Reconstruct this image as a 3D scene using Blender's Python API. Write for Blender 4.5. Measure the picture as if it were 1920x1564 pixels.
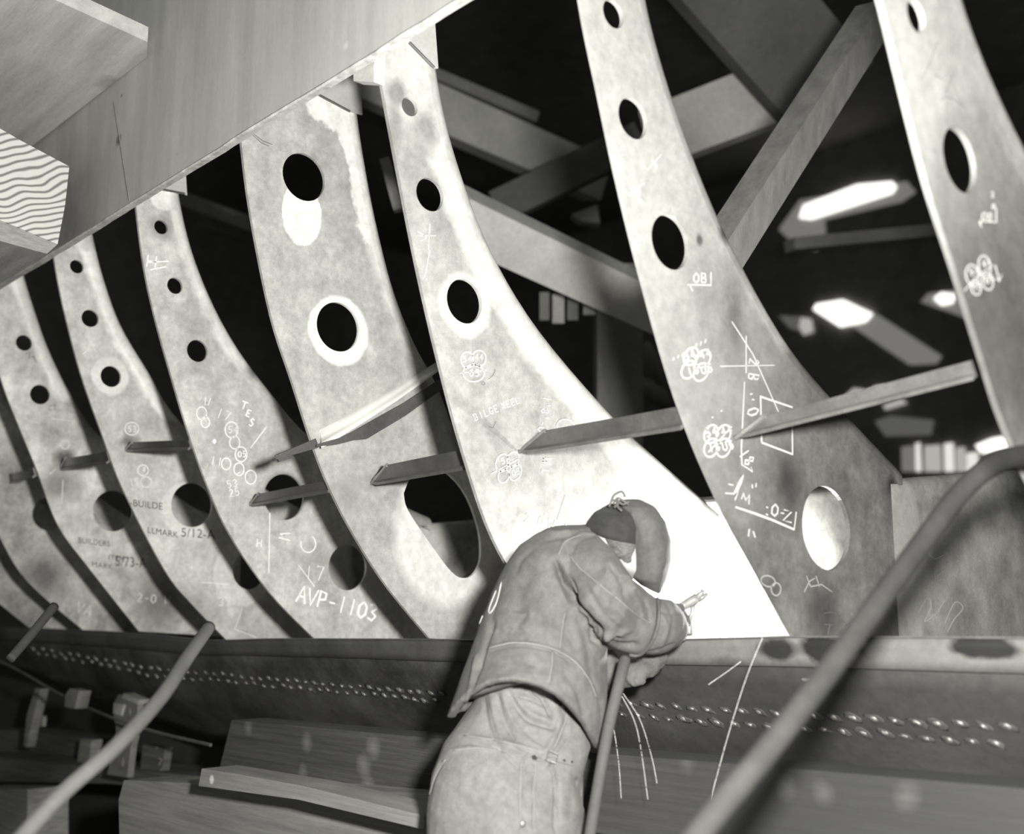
import bpy, bmesh, math, random
import numpy as np
from mathutils import Vector, Matrix, noise as mnoise
from mathutils.geometry import tessellate_polygon
random.seed(7)
for o in list(bpy.data.objects): bpy.data.objects.remove(o)
S = bpy.context.scene
col = S.collection
V = Vector
# ---------------------------------------------------------------- camera, world, lights, exposure
F = 2200.0
TH = math.atan(378/2200.0); AA = math.radians(42)
ct, st, ca, sa = math.cos(TH), math.sin(TH), math.cos(AA), math.sin(AA)
RIGHT = V((sa, ca, 0)); FWD = V((-ca*ct, sa*ct, st)); UP = V((ca*st, -sa*st, ct))
HC = 1.4
CAM = V((0, 0, HC))
cd = bpy.data.cameras.new('camera'); cam = bpy.data.objects.new('camera', cd); col.objects.link(cam)
cd.sensor_width = 36; cd.lens = F/1920*36; cd.clip_start = .05; cd.clip_end = 200
cam.matrix_world = Matrix(((RIGHT.x, UP.x, -FWD.x, 0), (RIGHT.y, UP.y, -FWD.y, 0), (RIGHT.z, UP.z, -FWD.z, HC), (0, 0, 0, 1)))
cd.dof.use_dof = True; cd.dof.focus_distance = 3.3; cd.dof.aperture_fstop = 1.9
S.camera = cam
w = bpy.data.worlds.new('world'); S.world = w; w.use_nodes = True
w.node_tree.nodes['Background'].inputs[0].default_value = (.95, 1, .9, 1)
w.node_tree.nodes['Background'].inputs[1].default_value = .11
def lamp(name, kind, loc, energy, size, color=(1, 1, .97)):
    l = bpy.data.lights.new(name, kind); o = bpy.data.objects.new(name, l); col.objects.link(o)
    l.energy = energy; l.color = color; o.location = loc
    if kind == 'AREA': l.size = size
    else: l.shadow_soft_size = size
    return o
FLASH = lamp('flash_bulb', 'POINT', (-.22, .48, HC+.20), 870, .06)
ARC = lamp('welding_arc', 'POINT', (-2.0, 2.74, HC+.02), 70, .012)
S.view_settings.view_transform = 'Standard'; S.view_settings.look = 'None'
S.view_settings.exposure = 0.0; S.view_settings.gamma = 1.0; S.view_settings.use_curve_mapping = False

# ---------------------------------------------------------------- geometry helpers
def dr(u, v): return (u-960)/F*RIGHT + (782-v)/F*UP + FWD
def PX(u, v, x): q = dr(u, v); return CAM + q*(x/q.x)
def PY(u, v, y): q = dr(u, v); return CAM + q*(y/q.y)
def PZ(u, v, z): q = dr(u, v); return CAM + q*((z-HC)/q.z)
def PD(u, v, d): return CAM + dr(u, v)*d
def proj(p):
    q = p-CAM; f = q.dot(FWD); return 960+F*q.dot(RIGHT)/f, 782-F*q.dot(UP)/f
def tag(o, label=None, cat=None, group=None, kind=None):
    if label: o['label'] = label
    if cat: o['category'] = cat
    if group: o['group'] = group
    if kind: o['kind'] = kind
    return o
def thing(name, loc, label, cat, group=None):
    o = bpy.data.objects.new(name, None); col.objects.link(o); o.location = loc; o.empty_display_size = .05
    return tag(o, label, cat, group)
def wl(o):
    l = V((0, 0, 0))
    while o: l = l+o.location; o = o.parent
    return l
def obj(name, verts, faces, mt, parent=None, smooth=False, mats=None, fm=None):
    verts = [V(v) for v in verts]
    if parent: base = wl(parent)
    else:
        base = V((sum(v.x for v in verts)/len(verts), sum(v.y for v in verts)/len(verts), min(v.z for v in verts)))
    me = bpy.data.meshes.new(name); me.from_pydata([v-base for v in verts], [], faces); me.validate()
    bm = bmesh.new(); bm.from_mesh(me); bmesh.ops.recalc_face_normals(bm, faces=bm.faces); bm.to_mesh(me); bm.free()
    if mats:
        for m in mats: me.materials.append(m)
    else: me.materials.append(mt)
    if smooth: me.polygons.foreach_set('use_smooth', [True]*len(me.polygons))
    me.update()
    o = bpy.data.objects.new(name, me); col.objects.link(o)
    if parent: o.parent = parent
    else: o.location = base
    return o
class MB:
    def __init__(s): s.v = []; s.f = []
    def add(s, vs, fs):
        n = len(s.v); s.v += [V(x) for x in vs]; s.f += [tuple(i+n for i in f) for f in fs]
    def prism(s, pts, off):
        n = len(pts); off = V(off); tri = tessellate_polygon([[V(p) for p in pts]])
        s.add([V(p) for p in pts]+[V(p)+off for p in pts], [tuple(t) for t in tri]+[tuple(i+n for i in reversed(t)) for t in tri]+[(i, (i+1) % n, (i+1) % n+n, i+n) for i in range(n)])
    def bar(s, a, b, up, wd, th):
        a, b = V(a), V(b); d = (b-a).normalized(); up = V(up); x = d.cross(up).normalized(); y = x.cross(d).normalized()
        c = [x*wd/2+y*th/2, -x*wd/2+y*th/2, -x*wd/2-y*th/2, x*wd/2-y*th/2]
        s.add([a+k for k in c]+[b+k for k in c], [(0, 1, 2, 3), (7, 6, 5, 4)]+[(i, i+4, (i+1) % 4+4, (i+1) % 4) for i in range(4)])
    def tube(s, pts, r, n=10, rs=None, closed=True):
        pts = [V(p) for p in pts]; m = len(pts); rs = rs or [r]*m; vs = []; fs = []; ref = None
        for i, p in enumerate(pts):
            d = (pts[min(i+1, m-1)]-pts[max(i-1, 0)]).normalized()
            if ref is None: ref = d.orthogonal().normalized()
            ref = (ref-d*ref.dot(d)).normalized(); y = d.cross(ref)
            vs += [p+(ref*math.cos(2*math.pi*k/n)+y*math.sin(2*math.pi*k/n))*rs[i] for k in range(n)]
        for i in range(m-1):
            fs += [(i*n+k, i*n+(k+1) % n, (i+1)*n+(k+1) % n, (i+1)*n+k) for k in range(n)]
        if closed: fs += [tuple(range(n)), tuple((m-1)*n+k for k in reversed(range(n)))]
        s.add(vs, fs)
    def ball(s, c, ax, n=12, m=8):
        c = V(c); vs = [c+ax[2]]; fs = []
        for j in range(1, m):
            t = math.pi*j/m
            vs += [c+ax[2]*math.cos(t)+(ax[0]*math.cos(2*math.pi*k/n)+ax[1]*math.sin(2*math.pi*k/n))*math.sin(t) for k in range(n)]
        vs.append(c-ax[2]); e = len(vs)-1
        fs += [(0, 1+k, 1+(k+1) % n) for k in range(n)]
        for j in range(m-2): fs += [(1+j*n+k, 1+(j+1)*n+k, 1+(j+1)*n+(k+1) % n, 1+j*n+(k+1) % n) for k in range(n)]
        fs += [(e, 1+(m-2)*n+(k+1) % n, 1+(m-2)*n+k) for k in range(n)]
        s.add(vs, fs)
    def build(s, name, mt, parent=None, smooth=False): return obj(name, s.v, s.f, mt, parent, smooth)
def cr(pts, k=6):
    pts = [tuple(p) for p in pts]; out = []; n = len(pts)
    for i in range(n-1):
        p = [np.array(pts[max(i-1, 0)], float), np.array(pts[i], float), np.array(pts[i+1], float), np.array(pts[min(i+2, n-1)], float)]
        for j in range(k):
            t = j/k
            out.append(tuple(float(z) for z in .5*((2*p[1])+(p[2]-p[0])*t+(2*p[0]-5*p[1]+4*p[2]-p[3])*t*t+(3*p[1]-p[0]-3*p[2]+p[3])*t**3)))
    out.append(pts[-1]); return out
def interp(tab, u):
    return float(np.interp(u, [t[0] for t in tab], [t[1] for t in tab]))
BOX = [(0, 1, 2, 3), (7, 6, 5, 4), (0, 4, 5, 1), (1, 5, 6, 2), (2, 6, 7, 3), (3, 7, 4, 0)]

# ---------------------------------------------------------------- materials
TINT = (1.0, .985, .93)
def rgb(g): return (g*TINT[0], g*TINT[1], g*TINT[2], 1)
def mat(name, base, rough=.55, metal=0.0, var=.25, scale=7, fine=90, spots=(), bump=.15, grain=None, spec=.5, blotch=.0, seed=0.0, streak=0, grime=0):
    m = bpy.data.materials.new(name); m.use_nodes = True; N = m.node_tree.nodes; L = m.node_tree.links
    b = N['Principled BSDF']; b.inputs['Roughness'].default_value = rough; b.inputs['Metallic'].default_value = metal
    b.inputs['Specular IOR Level'].default_value = spec
    g = N.new('ShaderNodeNewGeometry'); mp = N.new('ShaderNodeMapping'); L.new(g.outputs['Position'], mp.inputs[0])
    mp.inputs['Location'].default_value = (seed, seed*.7, 0)
    if grain: mp.inputs['Scale'].default_value = grain
    def noise_(sc, det=6, ro=.6, src=mp.outputs[0]):
        n = N.new('ShaderNodeTexNoise'); n.inputs['Scale'].default_value = sc; n.inputs['Detail'].default_value = det
        n.inputs['Roughness'].default_value = ro; L.new(src, n.inputs['Vector']); return n
    def mr(src, a, c, d, e):
        n = N.new('ShaderNodeMapRange'); L.new(src, n.inputs[0])
        for i, x in enumerate((a, c, d, e)): n.inputs[i+1].default_value = x
        return n.outputs[0]
    def mth(op, a, c):
        n = N.new('ShaderNodeMath'); n.operation = op
        for i, x in enumerate((a, c)):
            if isinstance(x, (int, float)): n.inputs[i].default_value = x
            else: L.new(x, n.inputs[i])
        return n.outputs[0]
    n1 = noise_(scale); n2 = noise_(fine, 3, .7)
    val = mth('MULTIPLY', mr(n1.outputs[0], .3, .7, 1-var, 1+var), mr(n2.outputs[0], .3, .7, 1-var*.45, 1+var*.45))
    val = mth('MULTIPLY', val, base)
    if blotch:
        n3 = noise_(2.6, 9, .72); val = mth('MULTIPLY', val, mr(n3.outputs[0], .38, .62, 1-blotch, 1.0+blotch*.35))
    if grime:
        n6 = noise_(48, 8, .75); val = mth('MULTIPLY', val, mr(n6.outputs[0], .40, .60, 1-grime, 1+grime*.4))
        n7 = noise_(7, 9, .8); val = mth('MULTIPLY', val, mr(n7.outputs[0], .56, .66, 1.0, 1-grime*1.3))
    if streak:
        ms = N.new('ShaderNodeMapping'); L.new(g.outputs['Position'], ms.inputs[0]); ms.inputs['Scale'].default_value = (14, 14, 1.2)
        n5 = noise_(1, 5, .6, ms.outputs[0]); val = mth('MULTIPLY', val, mr(n5.outputs[0], .3, .7, 1-streak, 1+streak))
    if spots:
        n8 = noise_(34, 8, .75); tf = mth('MULTIPLY', mr(n8.outputs[0], .35, .65, .84, 1.12), mr(n1.outputs[0], .3, .7, .88, 1.1))
        nv = noise_(9, 5, .65, g.outputs['Position']); vs = N.new('ShaderNodeVectorMath'); vs.operation = 'SUBTRACT'
        L.new(nv.outputs['Color'], vs.inputs[0]); vs.inputs[1].default_value = (.5, .5, .5)
        for (c, r, so, tv, wob) in spots:
            sc = N.new('ShaderNodeVectorMath'); sc.operation = 'SCALE'; L.new(vs.outputs[0], sc.inputs[0]); sc.inputs['Scale'].default_value = wob
            ad = N.new('ShaderNodeVectorMath'); ad.operation = 'ADD'; L.new(sc.outputs[0], ad.inputs[0]); L.new(g.outputs['Position'], ad.inputs[1])
            if len(c) == 4: c, zs = c[:3], c[3]
            else: zs = 1
            sb = N.new('ShaderNodeVectorMath'); sb.operation = 'SUBTRACT'; L.new(ad.outputs[0], sb.inputs[0]); sb.inputs[1].default_value = tuple(c)
            ml = N.new('ShaderNodeVectorMath'); ml.operation = 'MULTIPLY'; L.new(sb.outputs[0], ml.inputs[0]); ml.inputs[1].default_value = (1, 1, 1/zs)
            ln = N.new('ShaderNodeVectorMath'); ln.operation = 'LENGTH'; L.new(ml.outputs[0], ln.inputs[0])
            fac = mr(ln.outputs['Value'], r-so, r+so, 1, 0)
            mx = N.new('ShaderNodeMix'); mx.data_type = 'FLOAT'; L.new(fac, mx.inputs[0]); L.new(val, mx.inputs[2]); L.new(mth('MULTIPLY', tf, tv), mx.inputs[3])
            val = mx.outputs[0]
    cb = N.new('ShaderNodeCombineColor')
    for i in range(3): L.new(mth('MULTIPLY', val, TINT[i]), cb.inputs[i])
    L.new(cb.outputs[0], b.inputs['Base Color'])
    if bump:
        bp = N.new('ShaderNodeBump'); bp.inputs['Strength'].default_value = bump; bp.inputs['Distance'].default_value = .004
        L.new(mth('ADD', n1.outputs[0], mth('MULTIPLY', n2.outputs[0], .4)), bp.inputs['Height']); L.new(bp.outputs[0], b.inputs['Normal'])
    return m
def emis(name, s):
    m = bpy.data.materials.new(name); m.use_nodes = True; N = m.node_tree.nodes; b = N['Principled BSDF']
    b.inputs['Base Color'].default_value = rgb(.5); b.inputs['Emission Color'].default_value = rgb(1); b.inputs['Emission Strength'].default_value = s
    return m
M = {}
M['wood'] = mat('rough_timber', .20, .8, var=.3, scale=5, fine=60, grain=(.5, 3, 14), bump=.3)
M['wood_pale'] = mat('pale_timber', .40, .8, var=.25, scale=4, fine=50, grain=(3, 3, 9), bump=.3)
M['wood_dark'] = mat('dark_timber', .09, .85, var=.4, scale=5, fine=60, grain=(.5, 3, 12), bump=.3)
M['pole'] = mat('round_pole_timber', .05, .85, var=.2, scale=9, fine=80, bump=.15)
M['ply'] = mat('weathered_plank', .38, .6, var=.10, scale=5, fine=160, bump=.06, streak=.12, spec=.3, grain=(1, 1, .4),
    spots=[(PY(222, 262, 1.478), .018, .008, .13, .01), (PY(228, 180, 1.478), .006, .003, .15, .01), (PY(648, 86, 1.478), .010, .004, .5, .01), (PY(332, 288, 1.478), .008, .004, .42, .02), (PY(130, 420, 1.478), .2, .15, .19, .2)])
M['steel_dark'] = mat('mill_scale_steel', .15, .5, metal=.2, var=.35, scale=6, fine=120, bump=.2)
M['stringer'] = mat('stringer_steel', .075, .5, metal=.2, var=.3, scale=9, fine=120, bump=.15)
M['black_void'] = mat('near_black_board', .035, .9, var=.2)  # near-black even tone for the board wall under the plating
M['chalk_far'] = mat('chalk_far', .88, .95, var=.15, fine=300, bump=0, spec=.1)
M['chalk'] = mat('chalk', .42, .95, var=.12, fine=300, bump=0, spec=.1)
M['chalk_faint'] = mat('faint_chalk', .70, .95, var=.15, fine=300, bump=0, spec=.1)
M['chalk_soft'] = mat('soft_chalk', .26, .95, var=.15, fine=300, bump=0, spec=.1)
M['ink'] = mat('stencil_ink', .10, .9, var=.3, fine=200, bump=0, spec=.1)
M['weld'] = mat('weld_metal', .22, .5, metal=.6, var=.3, fine=200, bump=.4)
M['scorch'] = mat('scorched_steel', .045, .7, var=.4, fine=150)

# ---------------------------------------------------------------- stroke lettering (hand chalk)
G = {'0': [[(.5, 0), (.1, .3), (.1, .8), (.5, 1), (.9, .75), (.9, .3), (.5, 0)]], '1': [[(.5, 0), (.5, 1)]], '2': [[(.1, .25), (.4, 0), (.85, .2), (.7, .5), (.1, 1), (.9, 1)]],
 '3': [[(.1, .1), (.6, 0), (.85, .25), (.4, .5), (.9, .7), (.6, 1), (.1, .9)]], '4': [[(.7, 1), (.7, 0), (.1, .65), (.95, .65)]], '5': [[(.85, 0), (.2, 0), (.15, .45), (.7, .4), (.85, .75), (.5, 1), (.1, .9)]],
 '7': [[(.1, 0), (.9, 0), (.4, 1)]], '8': [[(.5, .48), (.15, .25), (.5, 0), (.85, .25), (.5, .48), (.1, .75), (.5, 1), (.9, .75), (.5, .48)]],
 'A': [[(0, 1), (.5, 0), (1, 1)], [(.2, .62), (.8, .62)]], 'B': [[(.1, 1), (.1, 0), (.7, .1), (.75, .4), (.1, .5), (.85, .65), (.75, .95), (.1, 1)]], 'D': [[(.1, 1), (.1, 0), (.8, .3), (.8, .7), (.1, 1)]],
 'E': [[(.85, 0), (.15, 0), (.15, 1), (.85, 1)], [(.15, .5), (.7, .5)]], 'G': [[(.9, .15), (.5, 0), (.1, .4), (.2, .9), (.7, 1), (.9, .6), (.55, .6)]], 'I': [[(.5, 0), (.5, 1)]],
 'K': [[(.15, 0), (.15, 1)], [(.85, 0), (.15, .55), (.9, 1)]], 'L': [[(.15, 0), (.15, 1), (.8, 1)]], 'M': [[(.05, 1), (.15, 0), (.5, .7), (.85, 0), (.95, 1)]], 'N': [[(.1, 1), (.1, 0), (.9, 1), (.9, 0)]],
 'P': [[(.15, 1), (.15, 0), (.8, .1), (.8, .45), (.15, .55)]], 'S': [[(.85, .1), (.4, 0), (.15, .25), (.8, .65), (.6, 1), (.1, .9)]], 'T': [[(0, 0), (1, 0)], [(.5, 0), (.5, 1)]], 'V': [[(0, 0), (.5, 1), (1, 0)]], 'U': [[(.1, 0), (.1, .8), (.5, 1), (.9, .8), (.9, 0)]],
 'W': [[(0, 0), (.25, 1), (.5, .4), (.75, 1), (1, 0)]], 'R': [[(.15, 1), (.15, 0), (.8, .1), (.8, .4), (.15, .5), (.85, 1)]], 'H': [[(.1, 0), (.1, 1)], [(.9, 0), (.9, 1)], [(.1, .5), (.9, .5)]],
 '-': [[(.2, .55), (.8, .55)]], '"': [[(.3, 0), (.3, .25)], [(.65, 0), (.65, .25)]], "'": [[(.5, 0), (.5, .25)]], '/': [[(.1, 1.1), (.9, -.1)]], '=': [[(.2, .35), (.8, .35)], [(.2, .65), (.8, .65)]], ' ': [], '.': [[(.45, .95), (.55, 1)]]}
def text(s, x, y, h, ang=0, wf=.62, mirror=False, gap=.3):
    a = math.radians(ang); out = []; cx = 0
    for ch in s:
        for pl in G[ch]:
            q = []
            for (px, py) in pl:
                X = (cx+px*wf)*h; Y = py*h
                if mirror: X = -X
                q.append((x+X*math.cos(a)-Y*math.sin(a), y+X*math.sin(a)+Y*math.cos(a)))
            out.append(q)
        cx += wf+gap*wf
    return out
def oval(x, y, rx, ry, ang=0, n=16, a0=0, a1=360):
    t = math.radians(ang); r = []
    for i in range(n+1):
        p = math.radians(a0+(a1-a0)*i/n); X, Y = rx*math.cos(p), ry*math.sin(p)
        r.append((x+X*math.cos(t)-Y*math.sin(t), y+X*math.sin(t)+Y*math.cos(t)))
    return r
def ribbon(mb, pts, wd, nrm, th=.0006):
    m = len(pts)
    if m < 2: return
    vs = []
    for i, p in enumerate(pts):
        d = pts[min(i+1, m-1)]-pts[max(i-1, 0)]
        s = d.cross(nrm)
        s = s.normalized() if s.length > 1e-9 else V((0, 1, 0))
        k = wd/2*(1 if 0 < i < m-1 else .7)
        vs += [p-s*k, p+s*k, p+s*k+nrm*th, p-s*k+nrm*th]
    fs = [(0, 1, 2, 3), (4*m-1, 4*m-2, 4*m-3, 4*m-4)]
    for i in range(m-1):
        a = 4*i; fs += [(a+k, a+(k+1) % 4, a+4+(k+1) % 4, a+4+k) for k in range(4)]
    mb.add(vs, fs)
def chalk_x(name, x, polys, wpx, parent, mt='chalk'):
    """chalk or ink strokes lying on a frame's face"""
    mb = MB(); nx = V((1, 0, 0)); clipf = CLIP.get(parent.name)
    for pl in polys:
        q = [PX(u, v, x+.0006) for u, v in pl]
        dd = (q[0]-CAM).dot(FWD)
        ribbon(mb, q, wpx*dd/F, nx)
    if mb.v: return mb.build(name, M[mt], parent)
CLIP = {}

# ---------------------------------------------------------------- setting: shed shell
def struct(name, verts, faces, mt): return tag(obj(name, verts, faces, mt), kind='structure')
def boxv(x0, x1, y0, y1, z0, z1): return [(x0, y0, z0), (x1, y0, z0), (x1, y1, z0), (x0, y1, z0), (x0, y0, z1), (x1, y0, z1), (x1, y1, z1), (x0, y1, z1)]
BF = [(0, 3, 2, 1), (4, 5, 6, 7), (0, 1, 5, 4), (1, 2, 6, 5), (2, 3, 7, 6), (3, 0, 4, 7)]
M['ground'] = mat('packed_earth', .10, .95, var=.3, scale=3)
M['shed'] = mat('shed_cladding', .26, .9, var=.2, scale=2)
struct('floor', boxv(-40, 30, -12, 34, -.2, 0), BF, M['ground'])
struct('wall_far', boxv(-40, 30, 30, 30.3, 0, 16), BF, M['shed'])
struct('wall_left', boxv(-36.3, -36, -12, 30, 0, 16), BF, M['shed'])
struct('ceiling', boxv(-40, 30, 8, 34, 15.6, 16), BF, M['shed'])

# ---------------------------------------------------------------- hull frames (ribs)
XR = dict(H=-.92, G=-1.59, F=-2.262, E=-2.941, D=-3.60, C=-4.234, B=-4.95, A=-5.65, Z=-6.33)
ZB = HC-.085
TAIL = [(2.47, HC+.535), (2.588, HC+.485), (2.72, HC+.43), (2.836, HC+.395)]
def hole_c(x, u, v, hpx):
    c = PX(u, v, x); r = hpx/2*(c-CAM).dot(FWD)/F
    return [(c.y+r*math.cos(2*math.pi*k/40), c.z+r*math.sin(2*math.pi*k/40)) for k in range(40)]
def make_frame(key, outer, inner, holes, label, mt, bend=.06, tail=True, polyholes=(), fl_w=.085, square=False, yzouter=False):
    x = XR[key]
    if yzouter: oc = cr(outer, 5); ic = cr(inner, 5)
    else:
        oc = cr([(PX(u, v, x).y, PX(u, v, x).z) for u, v in outer], 5)
        ic = [(PX(u, v, x).y, PX(u, v, x).z) for u, v in inner]
        if tail: ic = ic+[t for t in TAIL if t[1] < ic[-1][1]-.02 and t[0] > ic[-1][0]+.02]
        ic = cr(ic, 5)
    root = thing('hull_frame', (x, oc[-1][0], ZB), label, 'ship frame', 'steel hull frames')
    # offset inner curve for the bend
    n = len(ic); nrm = []
    for i in range(n):
        dy = ic[min(i+1, n-1)][0]-ic[max(i-1, 0)][0]; dz = ic[min(i+1, n-1)][1]-ic[max(i-1, 0)][1]; l = math.hypot(dy, dz)
        nrm.append((-dz/l, dy/l))
    nrm = [(abs(a) if True else a, b if a > 0 else b) for a, b in nrm]
    ib = [(p[0]-q[0]*bend, p[1]-q[1]*bend) for p, q in zip(ic, nrm)]
    poly = oc+[(ib[-1][0]-.002, ZB)]+ib[::-1] if square else oc+([(2.75, ZB), (2.75, HC+.345), (2.80, HC+.35)] if tail else [(ib[-1][0]+.01, oc[-1][1])])+ib[::-1]
    loops = [[V((0, a, b)) for a, b in poly]]
    hl = [hole_c(x, *h) for h in holes]+[[(PX(u, v, x).y, PX(u, v, x).z) for u, v in ph] for ph in polyholes]
    for h in hl: loops.append([V((0, a, b)) for a, b in h])
    tri = tessellate_polygon(loops); flat = [p for l in loops for p in l]; N0 = len(flat); T = .011
    vs = [V((x, p.y, p.z)) for p in flat]+[V((x-T, p.y, p.z)) for p in flat]
    fs = [tuple(t) for t in tri]+[tuple(i+N0 for i in reversed(t)) for t in tri]; o = 0
    for l in loops:
        k = len(l); fs += [(o+i, o+(i+1) % k, o+(i+1) % k+N0, o+i+N0) for i in range(k)]; o += k
    plate = obj('web_plate', vs, fs, mt, root)
    # flange: quarter bend then leg running away from the face
    prof = []
    for s in (0, 1):
        pr = []; rr = bend-T*s
        for j in range(7):
            a = j/6*math.pi/2; pr.append((-bend+rr*math.sin(a), -bend+rr*math.cos(a)))
        pr.append((-T*s, -fl_w)); prof.append(pr)
    prof = prof[0]+prof[1][::-1]; K = len(prof); vs = []; fs = []
    for (p, q) in zip(ic, nrm):
        for (a, b) in prof: vs.append((x+b, p[0]+q[0]*a, p[1]+q[1]*a))
    for i in range(n-1): fs += [(i*K+k, i*K+(k+1) % K, (i+1)*K+(k+1) % K, (i+1)*K+k) for k in range(K)]
    fs += [tuple(range(K)), tuple((n-1)*K+k for k in reversed(range(K)))]
    fl = obj('flange', vs, fs, mt, root)
    fl.data.polygons.foreach_set('use_smooth', [abs(p.normal.x) < .999 for p in fl.data.polygons])
    fl.data.update()
    md = fl.modifiers.new('edge_split', 'EDGE_SPLIT'); md.split_angle = math.radians(35)
    return root
def cX(k, u, v): return tuple(PX(u, v, XR[k]))
def ring(k, u, v, r, so=.008, tv=.8, wob=.03): return (cX(k, u, v), r, so, tv, wob)
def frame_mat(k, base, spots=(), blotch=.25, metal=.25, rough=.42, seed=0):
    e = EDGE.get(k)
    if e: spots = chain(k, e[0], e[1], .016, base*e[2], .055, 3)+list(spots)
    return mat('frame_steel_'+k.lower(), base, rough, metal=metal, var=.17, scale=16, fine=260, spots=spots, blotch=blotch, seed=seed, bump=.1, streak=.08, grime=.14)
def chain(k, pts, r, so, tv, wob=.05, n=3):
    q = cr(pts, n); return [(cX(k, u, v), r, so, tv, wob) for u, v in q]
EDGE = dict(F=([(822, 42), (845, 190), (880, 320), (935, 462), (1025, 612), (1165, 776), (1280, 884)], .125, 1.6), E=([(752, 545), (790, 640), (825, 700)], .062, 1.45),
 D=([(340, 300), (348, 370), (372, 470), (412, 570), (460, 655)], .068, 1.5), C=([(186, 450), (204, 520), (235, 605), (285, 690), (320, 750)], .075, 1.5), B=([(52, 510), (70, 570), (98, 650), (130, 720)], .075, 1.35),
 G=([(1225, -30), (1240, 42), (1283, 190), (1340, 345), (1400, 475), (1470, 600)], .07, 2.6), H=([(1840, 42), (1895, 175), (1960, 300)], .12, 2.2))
fm = {}
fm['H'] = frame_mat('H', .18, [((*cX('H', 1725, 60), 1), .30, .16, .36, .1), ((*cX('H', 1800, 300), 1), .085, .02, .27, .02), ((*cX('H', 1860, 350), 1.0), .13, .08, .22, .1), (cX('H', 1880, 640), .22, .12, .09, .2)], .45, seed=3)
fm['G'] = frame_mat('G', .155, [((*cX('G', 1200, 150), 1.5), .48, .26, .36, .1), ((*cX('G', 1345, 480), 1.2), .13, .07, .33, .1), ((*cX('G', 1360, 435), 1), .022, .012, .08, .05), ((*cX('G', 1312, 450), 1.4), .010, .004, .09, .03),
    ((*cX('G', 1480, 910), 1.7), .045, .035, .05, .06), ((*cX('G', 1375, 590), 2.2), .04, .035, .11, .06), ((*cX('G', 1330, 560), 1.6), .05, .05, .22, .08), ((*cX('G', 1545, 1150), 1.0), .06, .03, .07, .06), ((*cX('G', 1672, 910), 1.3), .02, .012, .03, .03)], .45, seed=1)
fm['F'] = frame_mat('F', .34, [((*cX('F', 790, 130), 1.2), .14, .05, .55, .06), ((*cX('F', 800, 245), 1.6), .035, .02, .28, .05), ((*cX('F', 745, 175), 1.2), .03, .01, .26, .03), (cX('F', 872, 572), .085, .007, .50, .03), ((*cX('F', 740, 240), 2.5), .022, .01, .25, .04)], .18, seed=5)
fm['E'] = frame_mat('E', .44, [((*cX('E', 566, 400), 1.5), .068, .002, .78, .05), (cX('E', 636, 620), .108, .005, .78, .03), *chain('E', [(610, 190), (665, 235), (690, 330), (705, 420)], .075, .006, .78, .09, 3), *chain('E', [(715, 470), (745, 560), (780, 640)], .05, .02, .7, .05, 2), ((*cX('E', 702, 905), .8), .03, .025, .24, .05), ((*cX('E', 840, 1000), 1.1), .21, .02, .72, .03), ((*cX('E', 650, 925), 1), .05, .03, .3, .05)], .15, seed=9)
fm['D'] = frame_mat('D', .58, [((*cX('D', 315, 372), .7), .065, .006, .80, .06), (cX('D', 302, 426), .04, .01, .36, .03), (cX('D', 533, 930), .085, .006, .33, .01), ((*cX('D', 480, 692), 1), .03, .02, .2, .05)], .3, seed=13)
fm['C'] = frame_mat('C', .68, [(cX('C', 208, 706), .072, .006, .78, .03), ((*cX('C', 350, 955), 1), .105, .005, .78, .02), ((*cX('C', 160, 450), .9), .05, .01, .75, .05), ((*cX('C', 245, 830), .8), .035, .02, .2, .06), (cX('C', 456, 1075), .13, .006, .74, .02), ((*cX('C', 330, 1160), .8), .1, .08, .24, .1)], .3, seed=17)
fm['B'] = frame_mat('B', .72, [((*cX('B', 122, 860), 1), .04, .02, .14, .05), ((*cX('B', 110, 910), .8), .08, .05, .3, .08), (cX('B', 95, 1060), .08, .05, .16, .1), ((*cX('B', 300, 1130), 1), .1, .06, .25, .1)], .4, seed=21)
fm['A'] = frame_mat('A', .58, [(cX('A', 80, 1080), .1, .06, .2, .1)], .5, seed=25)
frames = {}
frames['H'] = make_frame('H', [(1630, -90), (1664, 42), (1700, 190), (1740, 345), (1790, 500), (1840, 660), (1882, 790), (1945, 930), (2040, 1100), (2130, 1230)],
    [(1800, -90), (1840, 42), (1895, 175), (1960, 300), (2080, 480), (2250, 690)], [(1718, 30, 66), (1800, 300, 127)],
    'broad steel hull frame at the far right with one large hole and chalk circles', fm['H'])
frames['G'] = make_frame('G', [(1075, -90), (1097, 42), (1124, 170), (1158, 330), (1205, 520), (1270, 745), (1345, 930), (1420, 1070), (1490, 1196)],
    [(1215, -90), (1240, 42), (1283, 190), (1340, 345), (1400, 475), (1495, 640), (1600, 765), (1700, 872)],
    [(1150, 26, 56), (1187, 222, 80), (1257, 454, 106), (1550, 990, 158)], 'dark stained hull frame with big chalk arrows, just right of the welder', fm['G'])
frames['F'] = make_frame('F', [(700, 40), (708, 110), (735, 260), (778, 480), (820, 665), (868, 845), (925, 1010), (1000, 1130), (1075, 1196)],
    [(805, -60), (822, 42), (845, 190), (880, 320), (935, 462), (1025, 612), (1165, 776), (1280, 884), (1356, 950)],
    [(768, 200, 37), (806, 365, 64), (871, 565, 85)], 'bright hull frame directly behind the welder, flooded by the arc', fm['F'], square=True)
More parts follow.
